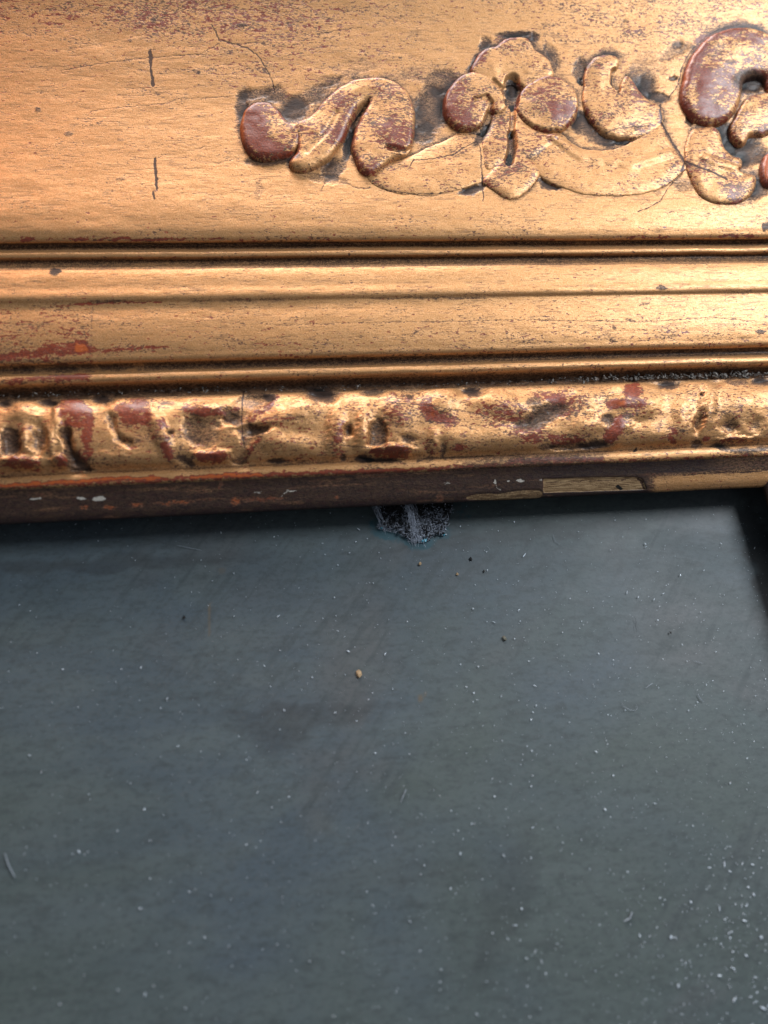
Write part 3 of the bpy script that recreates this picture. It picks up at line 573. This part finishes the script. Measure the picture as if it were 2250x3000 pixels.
def leaf_relief(u, v, w):
    co = np.stack([u, -w, v], -1).reshape(-1, 3)
    px, py = proj(co)
    px, py = px + (fbm(px / 22, py / 16, 81, 4) - .5) * 18, py + (fbm(px / 22, py / 16, 87, 4) - .5) * 14
    h = np.zeros(len(px))
    for cx, cy, rx, ry, an, hh in LEAF:
        rr = max(rx, ry) * 1.9
        m = (abs(px - cx) < rr) & (abs(py - cy) < rr)
        if not m.any(): continue
        c, s = math.cos(R(an)), math.sin(R(an))
        x = (px[m] - cx) * c + (py[m] - cy) * s; y = -(px[m] - cx) * s + (py[m] - cy) * c
        r = np.hypot(x / rx, y / ry)
        if hh < 0: h[m] += hh * .55 * (1 - sstep(0, 1.7, r))
        else: h[m] += hh * 1.25 * (1 - sstep(.0, 1.6, r))
    for pts, soft, hh, _, _ in LEAF_SHAPES:
        xs = [p[0] for p in pts]; ys = [p[1] for p in pts]
        m = (px > min(xs) - 25) & (px < max(xs) + 25) & (py > min(ys) - 25) & (py < max(ys) + 25)
        if m.any():
            d = sdf(px[m], py[m], chaikin(pts)); h[m] += hh * (.46 if hh < 0 else .55) * sstep(-soft * 1.2, soft * 2.2, d)
    return h.reshape(u.shape) * mm

def rail_part(name, rows, fine, vstep, parent):
    v, w, g, r = resample(rows, vstep)
    us = u_columns(fine)
    q = v - V_LIP
    U = np.minimum(us[None, :], (U_C + q)[:, None]); V = np.repeat(v[:, None], len(us), 1); Wd_ = np.repeat(w[:, None], len(us), 1)
    keep = (us[None, :-1] < (U_C + np.maximum(q[:-1], q[1:]))[:, None])
    base = name.split('.')[0]
    # gentle unevenness of hand-worked gesso
    Wd_ = Wd_ + (fbm(U * 45, V * 90, 1, 3) - .5) * .35 * mm + (fbm(U * 220, V * 600, 3, 3) - .5) * .10 * mm
    if base in ('bead_moulding', 'fillet', 'groove', 'sight_edge'):
        V = V + (fbm(U * 60, V * 0 + 3, 8, 3) - .5) * .22 * mm
    att = {k: np.zeros(U.size) for k in (G, Wr, Cr, Wd, Ch)}
    t = np.linspace(0, 1, len(v))[:, None]
    if base == 'leaf_moulding':
        hh = leaf_relief(U, V, Wd_) * np.minimum(1, np.minimum(t, 1 - t) / .06 + .0)
        Wd_ = Wd_ + hh + (fbm(U * 240, V * 240, 9, 2) - .5) * .26 * mm * np.minimum(1, np.minimum(t, 1 - t) / .1)
        r = r[:, None] + 0 * U
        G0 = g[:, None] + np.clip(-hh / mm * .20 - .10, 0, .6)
        # dusty upper rim where the moulding dives into the crevice
    else:
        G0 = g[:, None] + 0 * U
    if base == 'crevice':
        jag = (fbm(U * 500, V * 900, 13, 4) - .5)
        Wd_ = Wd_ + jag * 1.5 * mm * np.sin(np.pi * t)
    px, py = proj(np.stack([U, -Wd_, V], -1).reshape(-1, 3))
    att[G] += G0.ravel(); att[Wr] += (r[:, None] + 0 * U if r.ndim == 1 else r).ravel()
    drift = fbm(U * 30, V * 60, 31, 3).ravel()
    if base == 'groove':
        att[G] += (drift - .5) * .45
        if name == 'groove.002': att[G] -= .22 * sstep(1250, 1500, px) * (1 - sstep(1700, 1900, px))
        if name == 'groove': att[G] -= .3 * (fbm(U * 200, V * 400, 41, 3).ravel() > .56) * (px < 420)
    if base == 'broad_panel':
        att[Wr] += 0.7 * np.clip(drift - .46, -.2, 1) * (1 - sstep(120, 360, py)) + .15 * (1 - sstep(60, 330, py)) * (1 - sstep(700, 1200, px)) - .02
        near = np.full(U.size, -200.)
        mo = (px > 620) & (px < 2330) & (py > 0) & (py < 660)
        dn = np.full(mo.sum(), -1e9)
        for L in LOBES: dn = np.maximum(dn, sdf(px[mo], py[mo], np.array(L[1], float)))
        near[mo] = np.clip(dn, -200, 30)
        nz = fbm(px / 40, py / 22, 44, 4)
        ground = G_GROUND = near
    if base == 'fascia':
        att[Wr] += .18 * (px < 270) * (py > 900) + .12 * (drift - .5)
    if base == 'sight_edge':
        tt = (t + 0 * U).ravel()
        goldy = sstep(1890, 1930, px) * (1 - sstep(.52, .68, tt + .1 * (drift - .5)))
        att[G] -= goldy * .62
        att[G] += .25 * (tt > .66) * sstep(1500, 1700, px) * (1 - sstep(2000, 2100, px))
        att[G] -= .22 * sstep(2050, 2200, px) * (tt > .6)
        att[G] += .3 * (1 - sstep(0, .12, tt))
        att[Wr] += .34 * (1 - goldy) + .25 * np.exp(-((tt - .16) / .06) ** 2) * (px < 1400)
        att[G] += .34 * (1 - goldy) - .5 * np.clip(fbm(U * 90, V * 1100, 17, 4).ravel() - .60, 0, 1) * 3
    if base == 'fillet':
        att[G] += .4 * sstep(1290, 1400, px) * (1 - sstep(1720, 1850, px)) + .25 * (drift - .5)
        att[G] += .4 * (px > 480) * (px < 600) * (t.ravel()[:, None] + 0 * U).ravel() * 0
    wx = (fbm(px / 22, py / 16, 81, 4) - .5); wy = (fbm(px / 22, py / 16, 87, 4) - .5)
    w2x = (fbm(px / 7, py / 5, 91, 3) - .5) * 9; w2y = (fbm(px / 7, py / 5, 97, 3) - .5) * 7
    brush(att, px + wx * 18 + w2x, py + wy * 14 + w2y, [s for s in STROKES if s[0] in (G, Wr)])
    brush(att, px, py, [s for s in STROKES if s[0] not in (G, Wr, Ch)])
    brush(att, px + w2x * 1.6, py + w2y * .7 + wy * 8, [s for s in STROKES if s[0] == Ch])
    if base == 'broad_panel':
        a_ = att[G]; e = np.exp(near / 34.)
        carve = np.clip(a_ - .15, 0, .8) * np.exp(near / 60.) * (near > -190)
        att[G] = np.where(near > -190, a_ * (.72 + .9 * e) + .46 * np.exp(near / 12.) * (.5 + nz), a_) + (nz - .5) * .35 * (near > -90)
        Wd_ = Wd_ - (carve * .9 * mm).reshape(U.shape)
    # cracks and drilled holes are cut into the surface
    Wd_ = Wd_ - (att[Cr].reshape(U.shape) * .03 * mm) 
    if base == 'sight_edge':   # the sliver broken off the lip
        Wd_ = Wd_ - np.clip(att[Wd].reshape(U.shape), 0, 1) * .45 * mm
    co = np.stack([U, -Wd_, V], -1).reshape(-1, 3)
    f = grid_faces(len(v), len(us), keep)
    co, f, att = compact(co, f, att)
    return link(name, co, f, GILD, parent, att)

STEPS = {'broad_panel': (.24, .26), 'leaf_moulding': (.24, .20), 'sight_edge': (.26, .20), 'fascia': (.28, .24)}
for nm, rows in PROF.items():
    fi, vs = STEPS.get(nm.split('.')[0], (.35, .14))
    rail_part(nm, rows, fi * mm, vs * mm, frame)

# the same section returned down the right-hand side and mitred into the corner
def side_rail():
    for nm, rows in PROF.items():
        v, w, g, r = resample(rows, .5 * mm if nm != 'broad_panel' else 2 * mm)
        q = v - V_LIP
        ts = np.linspace(0, 1, 220) ** 1.6
        top = V_LIP + q
        Vv = top[:, None] + (-.34 - top[:, None]) * ts[None, :]
        Uu = np.repeat((U_C + q)[:, None], len(ts), 1); Ww = np.repeat(w[:, None], len(ts), 1)
        Ww = Ww + (fbm(Uu * 220, Vv * 160, 3, 3) - .5) * .3 * mm * (ts[None, :] > 0)
        att = {k: np.zeros(Uu.size) for k in (G, Wr, Cr, Wd, Ch)}
        att[G] += (g[:, None] + .2 + 0 * Uu).ravel(); att[Wr] += (r[:, None] + 0 * Uu).ravel()
        if nm == 'sight_edge': att[G] += .3
        co = np.stack([Uu, -Ww, Vv], -1).reshape(-1, 3)
        f = grid_faces(len(v), len(ts))[:, ::-1]
        link(nm.split('.')[0], co, f, GILD, frame, att)
side_rail()

# timber core behind the mouldings: rebate, outer edge and back of both rails
def core():
    vb, wb = V_LIP, 7.0 * mm
    a = cross(PROF['broad_panel']); vt, wt = a[0][-1], a[1][-1]
    pts = [(vb, wb), (vb + .0015, wb - .0002), (vb + .010, wb - .0002), (vb + .010, -.018), (vt + .006, -.018), (vt + .008, wt - .008), (vt + .004, wt - .001), (vt, wt)]
    co = []; 
    for v, w in pts:
        q = v - V_LIP
        co += [(-.34, -w, v), (U_C + q, -w, v), (U_C + q, -w, -.34)]
    f = []
    for i in range(len(pts) - 1):
        for k in (0, 1):
            f.append((i*3+k, (i+1)*3+k, (i+1)*3+k+1, i*3+k+1))
    link('timber_back', co, f, BACK, frame, smooth=False)
core()

# ------------------------------------------------------------------ carved ornament
# local modelling on the lobes: grooves (-) and swellings (+) in photo pixels, mm
LOBE_CUTS = [('l', [(1500, 235), (1500, 295)], 22, -2.6), ('l', [(1503, 290), (1503, 350), (1500, 385)], 10, -1.0), ('l', [(1500, 390), (1502, 430), (1492, 470)], 15, -1.7),
 ('l', [(1390, 290), (1425, 280), (1440, 300), (1438, 335)], 9, -.7), ('l', [(1445, 235), (1475, 262), (1492, 300)], 9, -.5), ('l', [(1812, 262), (1795, 240), (1800, 205)], 9, -1.2),

 ('l', [(985, 330), (960, 380), (900, 440)], 12, -.3), ('l', [(1620, 400), (1700, 460), (1850, 480), (1960, 450)], 16, .4), ('l', [(2060, 460), (2110, 480), (2170, 500)], 14, .5), ('l', [(1135, 430), (1190, 440), (1225, 430)], 10, -.8)]
for nm, poly, H, Rr, bw, rim in LOBES:
    pp = chaikin(poly)
    v0 = P(pp[:, 0], pp[:, 1], np.full(len(pp), 27 * mm))[1]
    for _ in range(3):
        ww = panel_w(v0) + .9 * mm
        u0, v0 = P(pp[:, 0], pp[:, 1], ww)
    pl = np.stack([u0, v0], 1)
    st = .20 * mm; mg = 1.0 * mm
    us = np.arange(pl[:, 0].min() - mg, pl[:, 0].max() + mg, st); vs = np.arange(pl[:, 1].min() - mg, pl[:, 1].max() + mg, st)
    U, V = np.meshgrid(us, vs)
    wob = (fbm(U * 500, V * 500, 2, 3) - .5) * .55 * mm
    d = sdf(U, V, pl) + wob * 1.0
    px0, py0 = proj(np.stack([U, -panel_w(V), V], -1).reshape(-1, 3)); px0 = px0.reshape(U.shape); py0 = py0.reshape(U.shape)
    R_ = Rr * (1.35 if H < 1.5 else .62 if H > 2.2 else .9) * mm; H = H * .76
    x = np.clip(d / R_, 0, 1)
    h = H * mm * (1 - .45 * (sstep(1780, 1920, px0) * sstep(300, 385, py0)) * (nm == 'leaf') * (Rr == 2.0)) * (np.sqrt(1 - (1 - x) ** 2) * .72 + .28 * np.clip(d / (4 * R_), 0, 1) ** .8)
    h = np.where(d < 0, 3.0 * d, h) - .05 * mm
    h = h + (fbm(U * 240, V * 240, 4, 2) - .5) * .38 * mm * np.clip(d / R_, 0, 1)
    W = panel_w(V) + h
    px, py = proj(np.stack([U, -W, V], -1).reshape(-1, 3))
    px2 = px.reshape(U.shape); py2 = py.reshape(U.shape)
    for _, pts, wd, hh in LOBE_CUTS:
        dd = seg_dist(px2, py2, pts); W = W + hh * mm * (1 - sstep(.2, 1.2, dd / wd)) * np.clip(d / (.5 * mm), 0, 1)
    att = {k: np.zeros(U.size) for k in (G, Wr, Cr, Wd, Ch)}
    # leaf is rubbed off the rims that stand proud, mostly on their upper left
    gy, gx = np.gradient(d); gl = np.hypot(gx, gy) + 1e-9
    upl = np.clip((gx * .75 - gy * .65) / gl, -1, 1)         # inward normal pointing right/down = upper-left rim
    rimm = (1 - sstep(.3 * mm, 1.7 * mm, d))
    att[Wr] += (bw + .01 + rim * rimm * (upl * .6 + .35) * 1.6 + .6 * (fbm(U * 120, V * 200, 6, 3) - .5)).ravel()
    att[G] += (.42 * (1 - sstep(-.2 * mm, .35 * mm, d))).ravel()
    brush(att, px, py, [s for s in STROKES if s[0] in (Wr, Cr)])
    brush(att, px, py, [s for s in STROKES if s[0] == G and (s[2:4] in ((1500, 262), (1500, 430), (1412, 395), (2195, 235), (2140, 180), (1500, 370)))])
    cr = att[Cr].reshape(U.shape)
    W = W - cr * .03 * mm
    dd = d[:-1, :-1]
    keep = (np.maximum(np.maximum(d[:-1, :-1], d[1:, 1:]), np.maximum(d[1:, :-1], d[:-1, 1:])) > -.45 * mm)
    co = np.stack([U, -W, V], -1).reshape(-1, 3)
    f = grid_faces(len(vs), len(us), keep)
    co, f, att = compact(co, f, att)
    link(nm, co, f, GILD, frame, att)

# crumbling gesso along the open joint: many small grains, one body of rubble
def icos():
    t = (1 + 5 ** .5) / 2
    v = np.array([(-1,t,0),(1,t,0),(-1,-t,0),(1,-t,0),(0,-1,t),(0,1,t),(0,-1,-t),(0,1,-t),(t,0,-1),(t,0,1),(-t,0,-1),(-t,0,1)]) / math.hypot(1, t)
    f = np.array([(0,11,5),(0,5,1),(0,1,7),(0,7,10),(0,10,11),(1,5,9),(5,11,4),(11,10,2),(10,7,6),(7,1,8),(3,9,4),(3,4,2),(3,2,6),(3,6,8),(3,8,9),(4,9,5),(2,4,11),(6,2,10),(8,6,7),(9,8,1)])
    return v, f
IV, IF = icos()
def grains(name, pos, size, mat, parent=None, flat=1.0, stretch=None):
    n = len(pos); rs = np.random.RandomState(len(pos))
    A = rs.normal(size=(n, 3, 3)); Q = np.linalg.qr(A)[0]
    sc = size[:, None] * (0.55 + .9 * rs.rand(n, 3)) * np.array([1, 1, 1])
    vv = IV[None] * sc[:, None, :] * (0.75 + .5 * rs.rand(n, 12, 1))
    vv = np.einsum('nij,nkj->nki', Q, vv)
    vv[:, :, 1] *= flat
    if stretch == 'rand':
        e = 1 + 2.2 * rs.rand(n) ** 3; a_ = rs.rand(n) * 3.14; c_, s_ = np.cos(a_), np.sin(a_)
        X = vv[:, :, 0] * e[:, None]; Z = vv[:, :, 2] / e[:, None] ** .4
        vv[:, :, 0] = X * c_[:, None] - Z * s_[:, None]; vv[:, :, 2] = X * s_[:, None] + Z * c_[:, None]; stretch = None
    if stretch is not None: vv[:, :, 0] *= stretch
    co = (vv + pos[:, None, :]).reshape(-1, 3)
    f = (IF[None] + (np.arange(n) * 12)[:, None, None]).reshape(-1, 3)
    return link(name, co, f, mat, parent, smooth=False)
rs = np.random.RandomState(3)
def line_y(x, pts): return np.interp(x, [p[0] for p in pts], [p[1] for p in pts])
JOINT = [(0, 1159), (300, 1150), (600, 1142), (900, 1138), (1125, 1130), (1500, 1122), (1800, 1106), (2000, 1102), (2250, 1095)]
n = 600
x = np.r_[rs.rand(300) * 2290, 1600 + rs.rand(300) * 690]; dy = rs.normal(size=n) * 4.5
y = line_y(x, JOINT) + dy
w = 15.0 * mm + rs.rand(n) * 1.2 * mm
u, v = P(x, y, w)
s = (.06 + .20 * rs.rand(n) ** 2) * mm * np.where(x > 1700, 1.6, .9) * (.5 + fbm(x / 60, y / 60, 3, 2))
o = grains('gesso_crumbs', np.stack([u, -w, v], 1), s, CRUMB, frame, .8, 'rand'); o['kind'] = 'stuff'

# ------------------------------------------------------------------ the painting
painting = thing('oil_painting', 'dark grey-green oil painting with a dusty surface, recessed below the gilded frame', 'painting')
def build_painting():
    us = np.r_[np.linspace(-.34, U_L, 20)[:-1], np.arange(U_L, U_C + .0075, .55 * mm), U_C + .009]
    vs = np.r_[np.linspace(-.34, -.13, 20)[:-1], np.arange(-.13, V_LIP + .009, .55 * mm)]
    U, V = np.meshgrid(us, vs)
    W = (fbm(U * 18, V * 18, 50, 2) - .5) * .5 * mm + (fbm(U * 250, V * 500, 52, 3) - .5) * .05 * mm - .25 * mm
    px, py = proj(np.stack([U, -W, V], -1).reshape(-1, 3))
    att = {k: np.zeros(U.size) for k in ('dark', 'teal', 'rust')}
    jx = px + (fbm(px / 60, py / 40, 3, 3) - .5) * 90; jy = py + (fbm(px / 60, py / 40, 8, 3) - .5) * 50
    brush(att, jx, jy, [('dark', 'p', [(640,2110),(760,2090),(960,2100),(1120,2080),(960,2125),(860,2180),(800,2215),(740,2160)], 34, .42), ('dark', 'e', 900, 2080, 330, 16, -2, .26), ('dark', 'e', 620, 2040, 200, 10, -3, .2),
        ('dark', 'e', 300, 1650, 500, 24, -3, .45), ('dark', 'e', 1500, 1570, 420, 26, -6, .4), ('dark', 'e', 2235, 1650, 46, 230, -14, .8), ('dark', 'e', 1200, 2560, 300, 40, -6, .14),  # tall stroke at far right paints the side rail's shadow into the colour
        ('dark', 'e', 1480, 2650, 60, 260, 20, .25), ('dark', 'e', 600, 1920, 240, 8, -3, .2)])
    brush(att, px, py, [('teal', 'e', 1110, 1545, 40, 34, 30, .6), ('teal', 'e', 1135, 1565, 30, 20, 0, .5), ('teal', 'e', 1345, 1500, 50, 42, 0, .35), ('teal', 'e', 1170, 1570, 50, 26, 10, .55), ('teal', 'e', 1230, 1590, 50, 26, 0, .8), ('teal', 'e', 1295, 1560, 36, 26, 0, .55),
        ('rust', 'e', 1232, 2046, 9, 12, 0, .8), ('rust', 'e', 1247, 2032, 5, 8, 0, .6), ('rust', 'e', 650, 1672, 12, 10, 0, .35), ('rust', 'l', [(616, 1765), (614, 1810)], 4, .9), ('rust', 'l', [(614, 1818), (613, 1860)], 3.4, .6)])
    co = np.stack([U, -W, V], -1).reshape(-1, 3)
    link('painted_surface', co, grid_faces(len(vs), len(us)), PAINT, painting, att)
    x0, x1, z0, z1, y0, y1 = -.34, U_C + .009, -.34, V_LIP + .0085, .0008, .016
    c = [(x, y_, z) for x in (x0, x1) for y_ in (y0, y1) for z in (z0, z1)]
    link('stretcher', c, [(0,1,3,2),(4,6,7,5),(0,4,5,1),(2,3,7,6),(1,5,7,3),(0,2,6,4)], BACK, painting, smooth=False)
build_painting()

# dust over the paint: denser towards the right, uncountable
n = 5200
xx = 2300 * rs.rand(n * 3); yy = 1480 + 1560 * rs.rand(n * 3)
dens = .17 + .48 * (xx / 2250) ** 2 + .30 * sstep(1500, 2300, xx) * sstep(1900, 3000, yy) + .4 * np.exp(-((yy - 1540) / 40) ** 2) * (xx < 1500)
dens *= .4 + 1.2 * fbm(xx / 160, yy / 160, 61, 3)
k = rs.rand(n * 3) < dens * .62
xx, yy = xx[k], yy[k]
u, v = P(xx, yy, np.full(len(xx), .1 * mm))
s = (.020 + .060 * rs.rand(len(xx)) ** 2 + .14 * rs.rand(len(xx)) ** 9) * mm * (1 + .9 * sstep(1700, 2250, xx) * sstep(2300, 2900, yy))
m_ = (u < U_C + .004)
o = grains('dust', np.stack([u, np.full(len(u), -.06 * mm), v], 1)[m_], s[m_], DUST, None, .35, 'rand')
o['kind'] = 'stuff'; o['label'] = 'fine pale dust specks scattered over the dark painting'; o['category'] = 'dust'

# ------------------------------------------------------------------ fibres, flakes and specks lying on the paint
def tube(pts, rad, sides=6):
    pts = np.array(pts, float); n = len(pts); rad = np.broadcast_to(rad, (n,))
    tan = np.gradient(pts, axis=0); tan /= np.linalg.norm(tan, axis=1)[:, None] + 1e-12
    up = np.array([0, 1., 0]); a = np.cross(tan, up); a /= np.linalg.norm(a, axis=1)[:, None] + 1e-9; b = np.cross(tan, a)
    an = np.linspace(0, 2 * np.pi, sides, endpoint=False)
    co = pts[:, None] + rad[:, None, None] * (np.cos(an)[None, :, None] * a[:, None] + np.sin(an)[None, :, None] * b[:, None])
    i = np.arange(n - 1)[:, None] * sides; j = np.arange(sides)[None]
    f = np.stack([i + j, i + (j + 1) % sides, i + sides + (j + 1) % sides, i + sides + j], -1).reshape(-1, 4)
    return co.reshape(-1, 3), f
def smooth_line(pts, n=24):
    p = np.array(pts, float); d = np.r_[0, np.cumsum(np.linalg.norm(np.diff(p, axis=0), axis=1))]
    t = np.linspace(0, d[-1], n); out = np.stack([np.interp(t, d, p[:, k]) for k in range(p.shape[1])], 1)
    for _ in range(3): out[1:-1] = (out[:-2] + 2 * out[1:-1] + out[2:]) / 4
    return out
def on_canvas(pts, w=.12): 
    p = np.array(pts, float); u, v = P(p[:, 0], p[:, 1], np.full(len(p), w * mm)); return np.stack([u, np.full(len(p), -w * mm), v], 1)
def fibre(pts, r, mat, name, label, cat):
    p = smooth_line(on_canvas(pts)); r_ = r * mm * (.5 + .5 * np.sin(np.linspace(.25, 2.9, len(p))))
    base = p[0].copy()
    co, f = tube(p - base, r_)
    o = link(name, co, f, mat); o.location = base
    o['label'] = label; o['category'] = cat; o['group'] = 'fibres and flakes lying on the paint'
    return o
fibre([(1822, 2058), (1826, 2070), (1845, 2080), (1862, 2083), (1868, 2074), (1864, 2062)], .055, LINT, 'lint_fibre', 'pale U-shaped lint fibre curled on the paint at right', 'fibre')
fibre([(1190, 2312), (1182, 2330), (1174, 2350)], .11, LINT, 'lint_fibre', 'short straight pale fibre slanting on the paint near the middle', 'fibre')
fibre([(2045, 2033), (2052, 2048), (2062, 2056)], .10, LINT, 'lint_fibre', 'thick short white fibre right of the U-shaped one', 'fibre')
fibre([(1620, 1566), (1626, 1585), (1640, 1595)], .05, LINT, 'lint_fibre', 'thin hooked white fibre just below the frame right of the web', 'fibre')
fibre([(1852, 2672), (1846, 2690), (1828, 2700)], .16, LINT, 'lint_fibre', 'blurred thick white fibre in the lower right of the painting', 'fibre')
fibre([(1858, 1806), (1864, 1820), (1862, 1836), (1866, 1852)], .035, BLACK, 'dark_hair', 'fine wavy black hair on the paint at right', 'fibre')
fibre([(2032, 1936), (2048, 1940), (2060, 1944)], .045, LINT, 'lint_fibre', 'thin pale fibre beside a cluster of white specks', 'fibre')
fibre([(1892, 2016), (1902, 2008), (1912, 2002)], .08, LINT, 'lint_fibre', 'stubby pale fibre above the U-shaped one', 'fibre')
fibre([(14, 2500), (25, 2535), (44, 2570)], .11, LINT, 'lint_fibre', 'long faint fibre at the lower left edge of the painting', 'fibre')
fibre([(520, 1598), (545, 1603), (590, 1612)], .045, LINT, 'lint_fibre', 'thin pale fibre left of the web under the frame', 'fibre')
def speck(px, py, s, mat, name, label, cat, flat=.5):
    c = on_canvas([(px, py)], .08)[0]
    rs2 = np.random.RandomState(int(px))
    # a small chipped flake: two subdivided lumps would be overkill, one irregular polyhedron reads right
    co = IV * s * mm * (.6 + .8 * rs2.rand(12, 1)) * np.array([1, flat, 1.25])
    o = link(name, co, IF, mat, smooth=False); o.location = c
    o['label'] = label; o['category'] = cat; o['group'] = 'fibres and flakes lying on the paint'
speck(1052, 1973, .75, TAN, 'paint_flake', 'tan flake with a pale tip lying near the middle of the painting', 'flake')
speck(1230, 1651, .38, TAN, 'paint_flake', 'tiny ochre flake just below the web', 'flake')
speck(1340, 1681, .32, TAN, 'paint_flake', 'smallest ochre flake, right of the web', 'flake')
speck(1380, 1638, .45, BLACK, 'dirt_speck', 'round black speck below and right of the web', 'speck')
speck(1418, 1673, .34, BLACK, 'dirt_speck', 'smaller black speck beside two ochre ones', 'speck')
speck(1478, 1870, .50, OCHRE, 'dirt_speck', 'dull ochre speck right of the centre of the painting', 'speck')
speck(540, 1808, .34, BLACK, 'dirt_speck', 'black speck left of the vertical ochre scratch', 'speck')
speck(1965, 1853, .30, BLACK, 'dirt_speck', 'black speck beside the white cluster at right', 'speck')

# ------------------------------------------------------------------ the cobweb and debris caught under the lip
web = thing('cobweb_debris', 'tattered grey cobweb with dark debris and blue-green crystals hanging under the frame lip', 'cobweb')
rs = np.random.RandomState(12)
# where the crust may lie: outline in photo pixels
CR = np.array([(1090, 1455), (1112, 1520), (1128, 1545), (1160, 1548), (1180, 1568), (1215, 1592), (1250, 1588), (1268, 1568), (1300, 1562), (1312, 1535), (1320, 1500), (1330, 1455)], float)
def inside(x, y, poly):
    r = np.zeros(len(x), bool)
    for (ax, ay), (bx, by) in zip(poly, np.roll(poly, -1, 0)):
        r ^= ((ay > y) != (by > y)) & (x < (bx - ax) * (y - ay) / (by - ay + 1e-12) + ax)
    return r
x = 1085 + rs.rand(9000) * 250; y = 1455 + rs.rand(9000) * 145
k = inside(x, y, CR); x, y = x[k], y[k]
t = (y - 1455) / 140
depth = np.clip(1 - t, .05, 1) * 3.2 * mm * rs.rand(len(x)) + .1 * mm
darkp = sstep(.62, .05, t + (fbm(x / 30, y / 30, 71, 3) - .5) * 1.1)
kd = rs.rand(len(x)) < .18 + .78 * darkp
u, v = P(x, y, depth)
s = (.06 + .22 * rs.rand(len(x))) * mm
pos = np.stack([u, -depth, v], 1)
o = grains('debris', pos[kd], s[kd] * 1.5, CLOT, web, .8); o['kind'] = 'stuff'
kl = (~kd) & (rs.rand(len(x)) < .45)
o = grains('web_grains', pos[kl] + np.array([0, -.15 * mm, 0]), s[kl] * .6, WEB, web, .8); o['kind'] = 'stuff'
# tangled threads
cos, fs, off = [], [], 0
def thread(pts3, r):
    global off
    co, f = tube(pts3, r, 4); cos.append(co); fs.append(f + off); off += len(co)
for i in range(850):
    j = rs.randint(len(x))
    c = pos[j] + np.array([0, -.25 * mm * rs.rand(), 0])
    L = (.5 + 1.8 * rs.rand()) * mm; a = rs.rand() * 6.28
    q = np.array([c + L * np.array([math.cos(a) * tt, .15 * math.sin(9 * tt + a), math.sin(a) * tt]) + rs.normal(size=3) * .18 * mm for tt in np.linspace(-.5, .5, 7)])
    q = q[q[:, 2] < V_LIP + .0005]
    q[:, 1] = np.minimum(q[:, 1], -.08 * mm)
    if len(q) > 3: thread(smooth_line(q, 9), (.018 + .03 * rs.rand()) * mm)
# the two main strands that reach from the lip to the canvas
for pts, w0, w1, cnt in [([(1094, 1468), (1108, 1505), (1118, 1535), (1124, 1552)], 6.2, .2, 13), ([(1196, 1470), (1206, 1515), (1212, 1555), (1218, 1585)], 6.2, .2, 26), ([(1190, 1482), (1206, 1520), (1212, 1545)], 4.6, .5, 12), ([(1260, 1500), (1282, 1530), (1300, 1545)], 1.2, .3, 12), ([(1120, 1538), (1150, 1541), (1175, 1546)], .5, .2, 8)]:
    for i in range(cnt):
        p = smooth_line(pts, 14); w = np.linspace(w0, w1, 14) * mm
        sp = 11 if cnt > 15 else 6
        p = p + rs.normal(size=2) * sp * .7 * np.linspace(1.2, .35, 14)[:, None] + np.cumsum(rs.normal(size=p.shape), 0) * sp * .25
        u, v = P(p[:, 0], p[:, 1], w); thread(np.stack([u, -w, v], 1), (.02 + .025 * rs.rand()) * mm)
for i in range(340):
    px_ = 1105 + 205 * rs.rand(); py_ = 1535 + 48 * rs.rand() ** .8 * (1 - abs(px_ - 1225) / 150)
    c = on_canvas([(px_, py_)], .15 + .3 * rs.rand())[0]; a = rs.rand() * 6.28; L = (.3 + .9 * rs.rand()) * mm
    q = np.array([c + L * np.array([math.cos(a + tt) * tt, 0, math.sin(a + tt) * tt]) for tt in np.linspace(-.5, .5, 6)])
    thread(q, (.02 + .035 * rs.rand()) * mm)
o = link('web_threads', np.concatenate(cos), np.concatenate(fs), WEB, web); o['kind'] = 'stuff'
# pale-blue crystals that can be picked out one by one
for px_, py_, s_, mt in [(1118, 1547, .34, TEAL), (1245, 1583, .42, TEAL), (1250, 1577, .34, TEAL), (1238, 1585, .36, TEAL), (1256, 1568, .26, DUST), (1232, 1571, .26, DUST), (1304, 1532, .22, DUST), (1306, 1543, .22, DUST), (1183, 1560, .24, DUST), (1198, 1566, .22, DUST), (1190, 1555, .2, WEB), (1130, 1537, .2, DUST), (1300, 1567, .28, TEAL), (1288, 1562, .22, WEB), (1214, 1547, .18, WEB), (1222, 1560, .22, WEB), (1185, 1550, .2, WEB)]:
    rs2 = np.random.RandomState(int(px_))
    c = on_canvas([(px_, py_)], .35)[0]
    co = IV * s_ * 1.25 * mm * (.6 + .8 * rs2.rand(12, 1)) + c
    link('crystal', co, IF, mt, web, smooth=False)
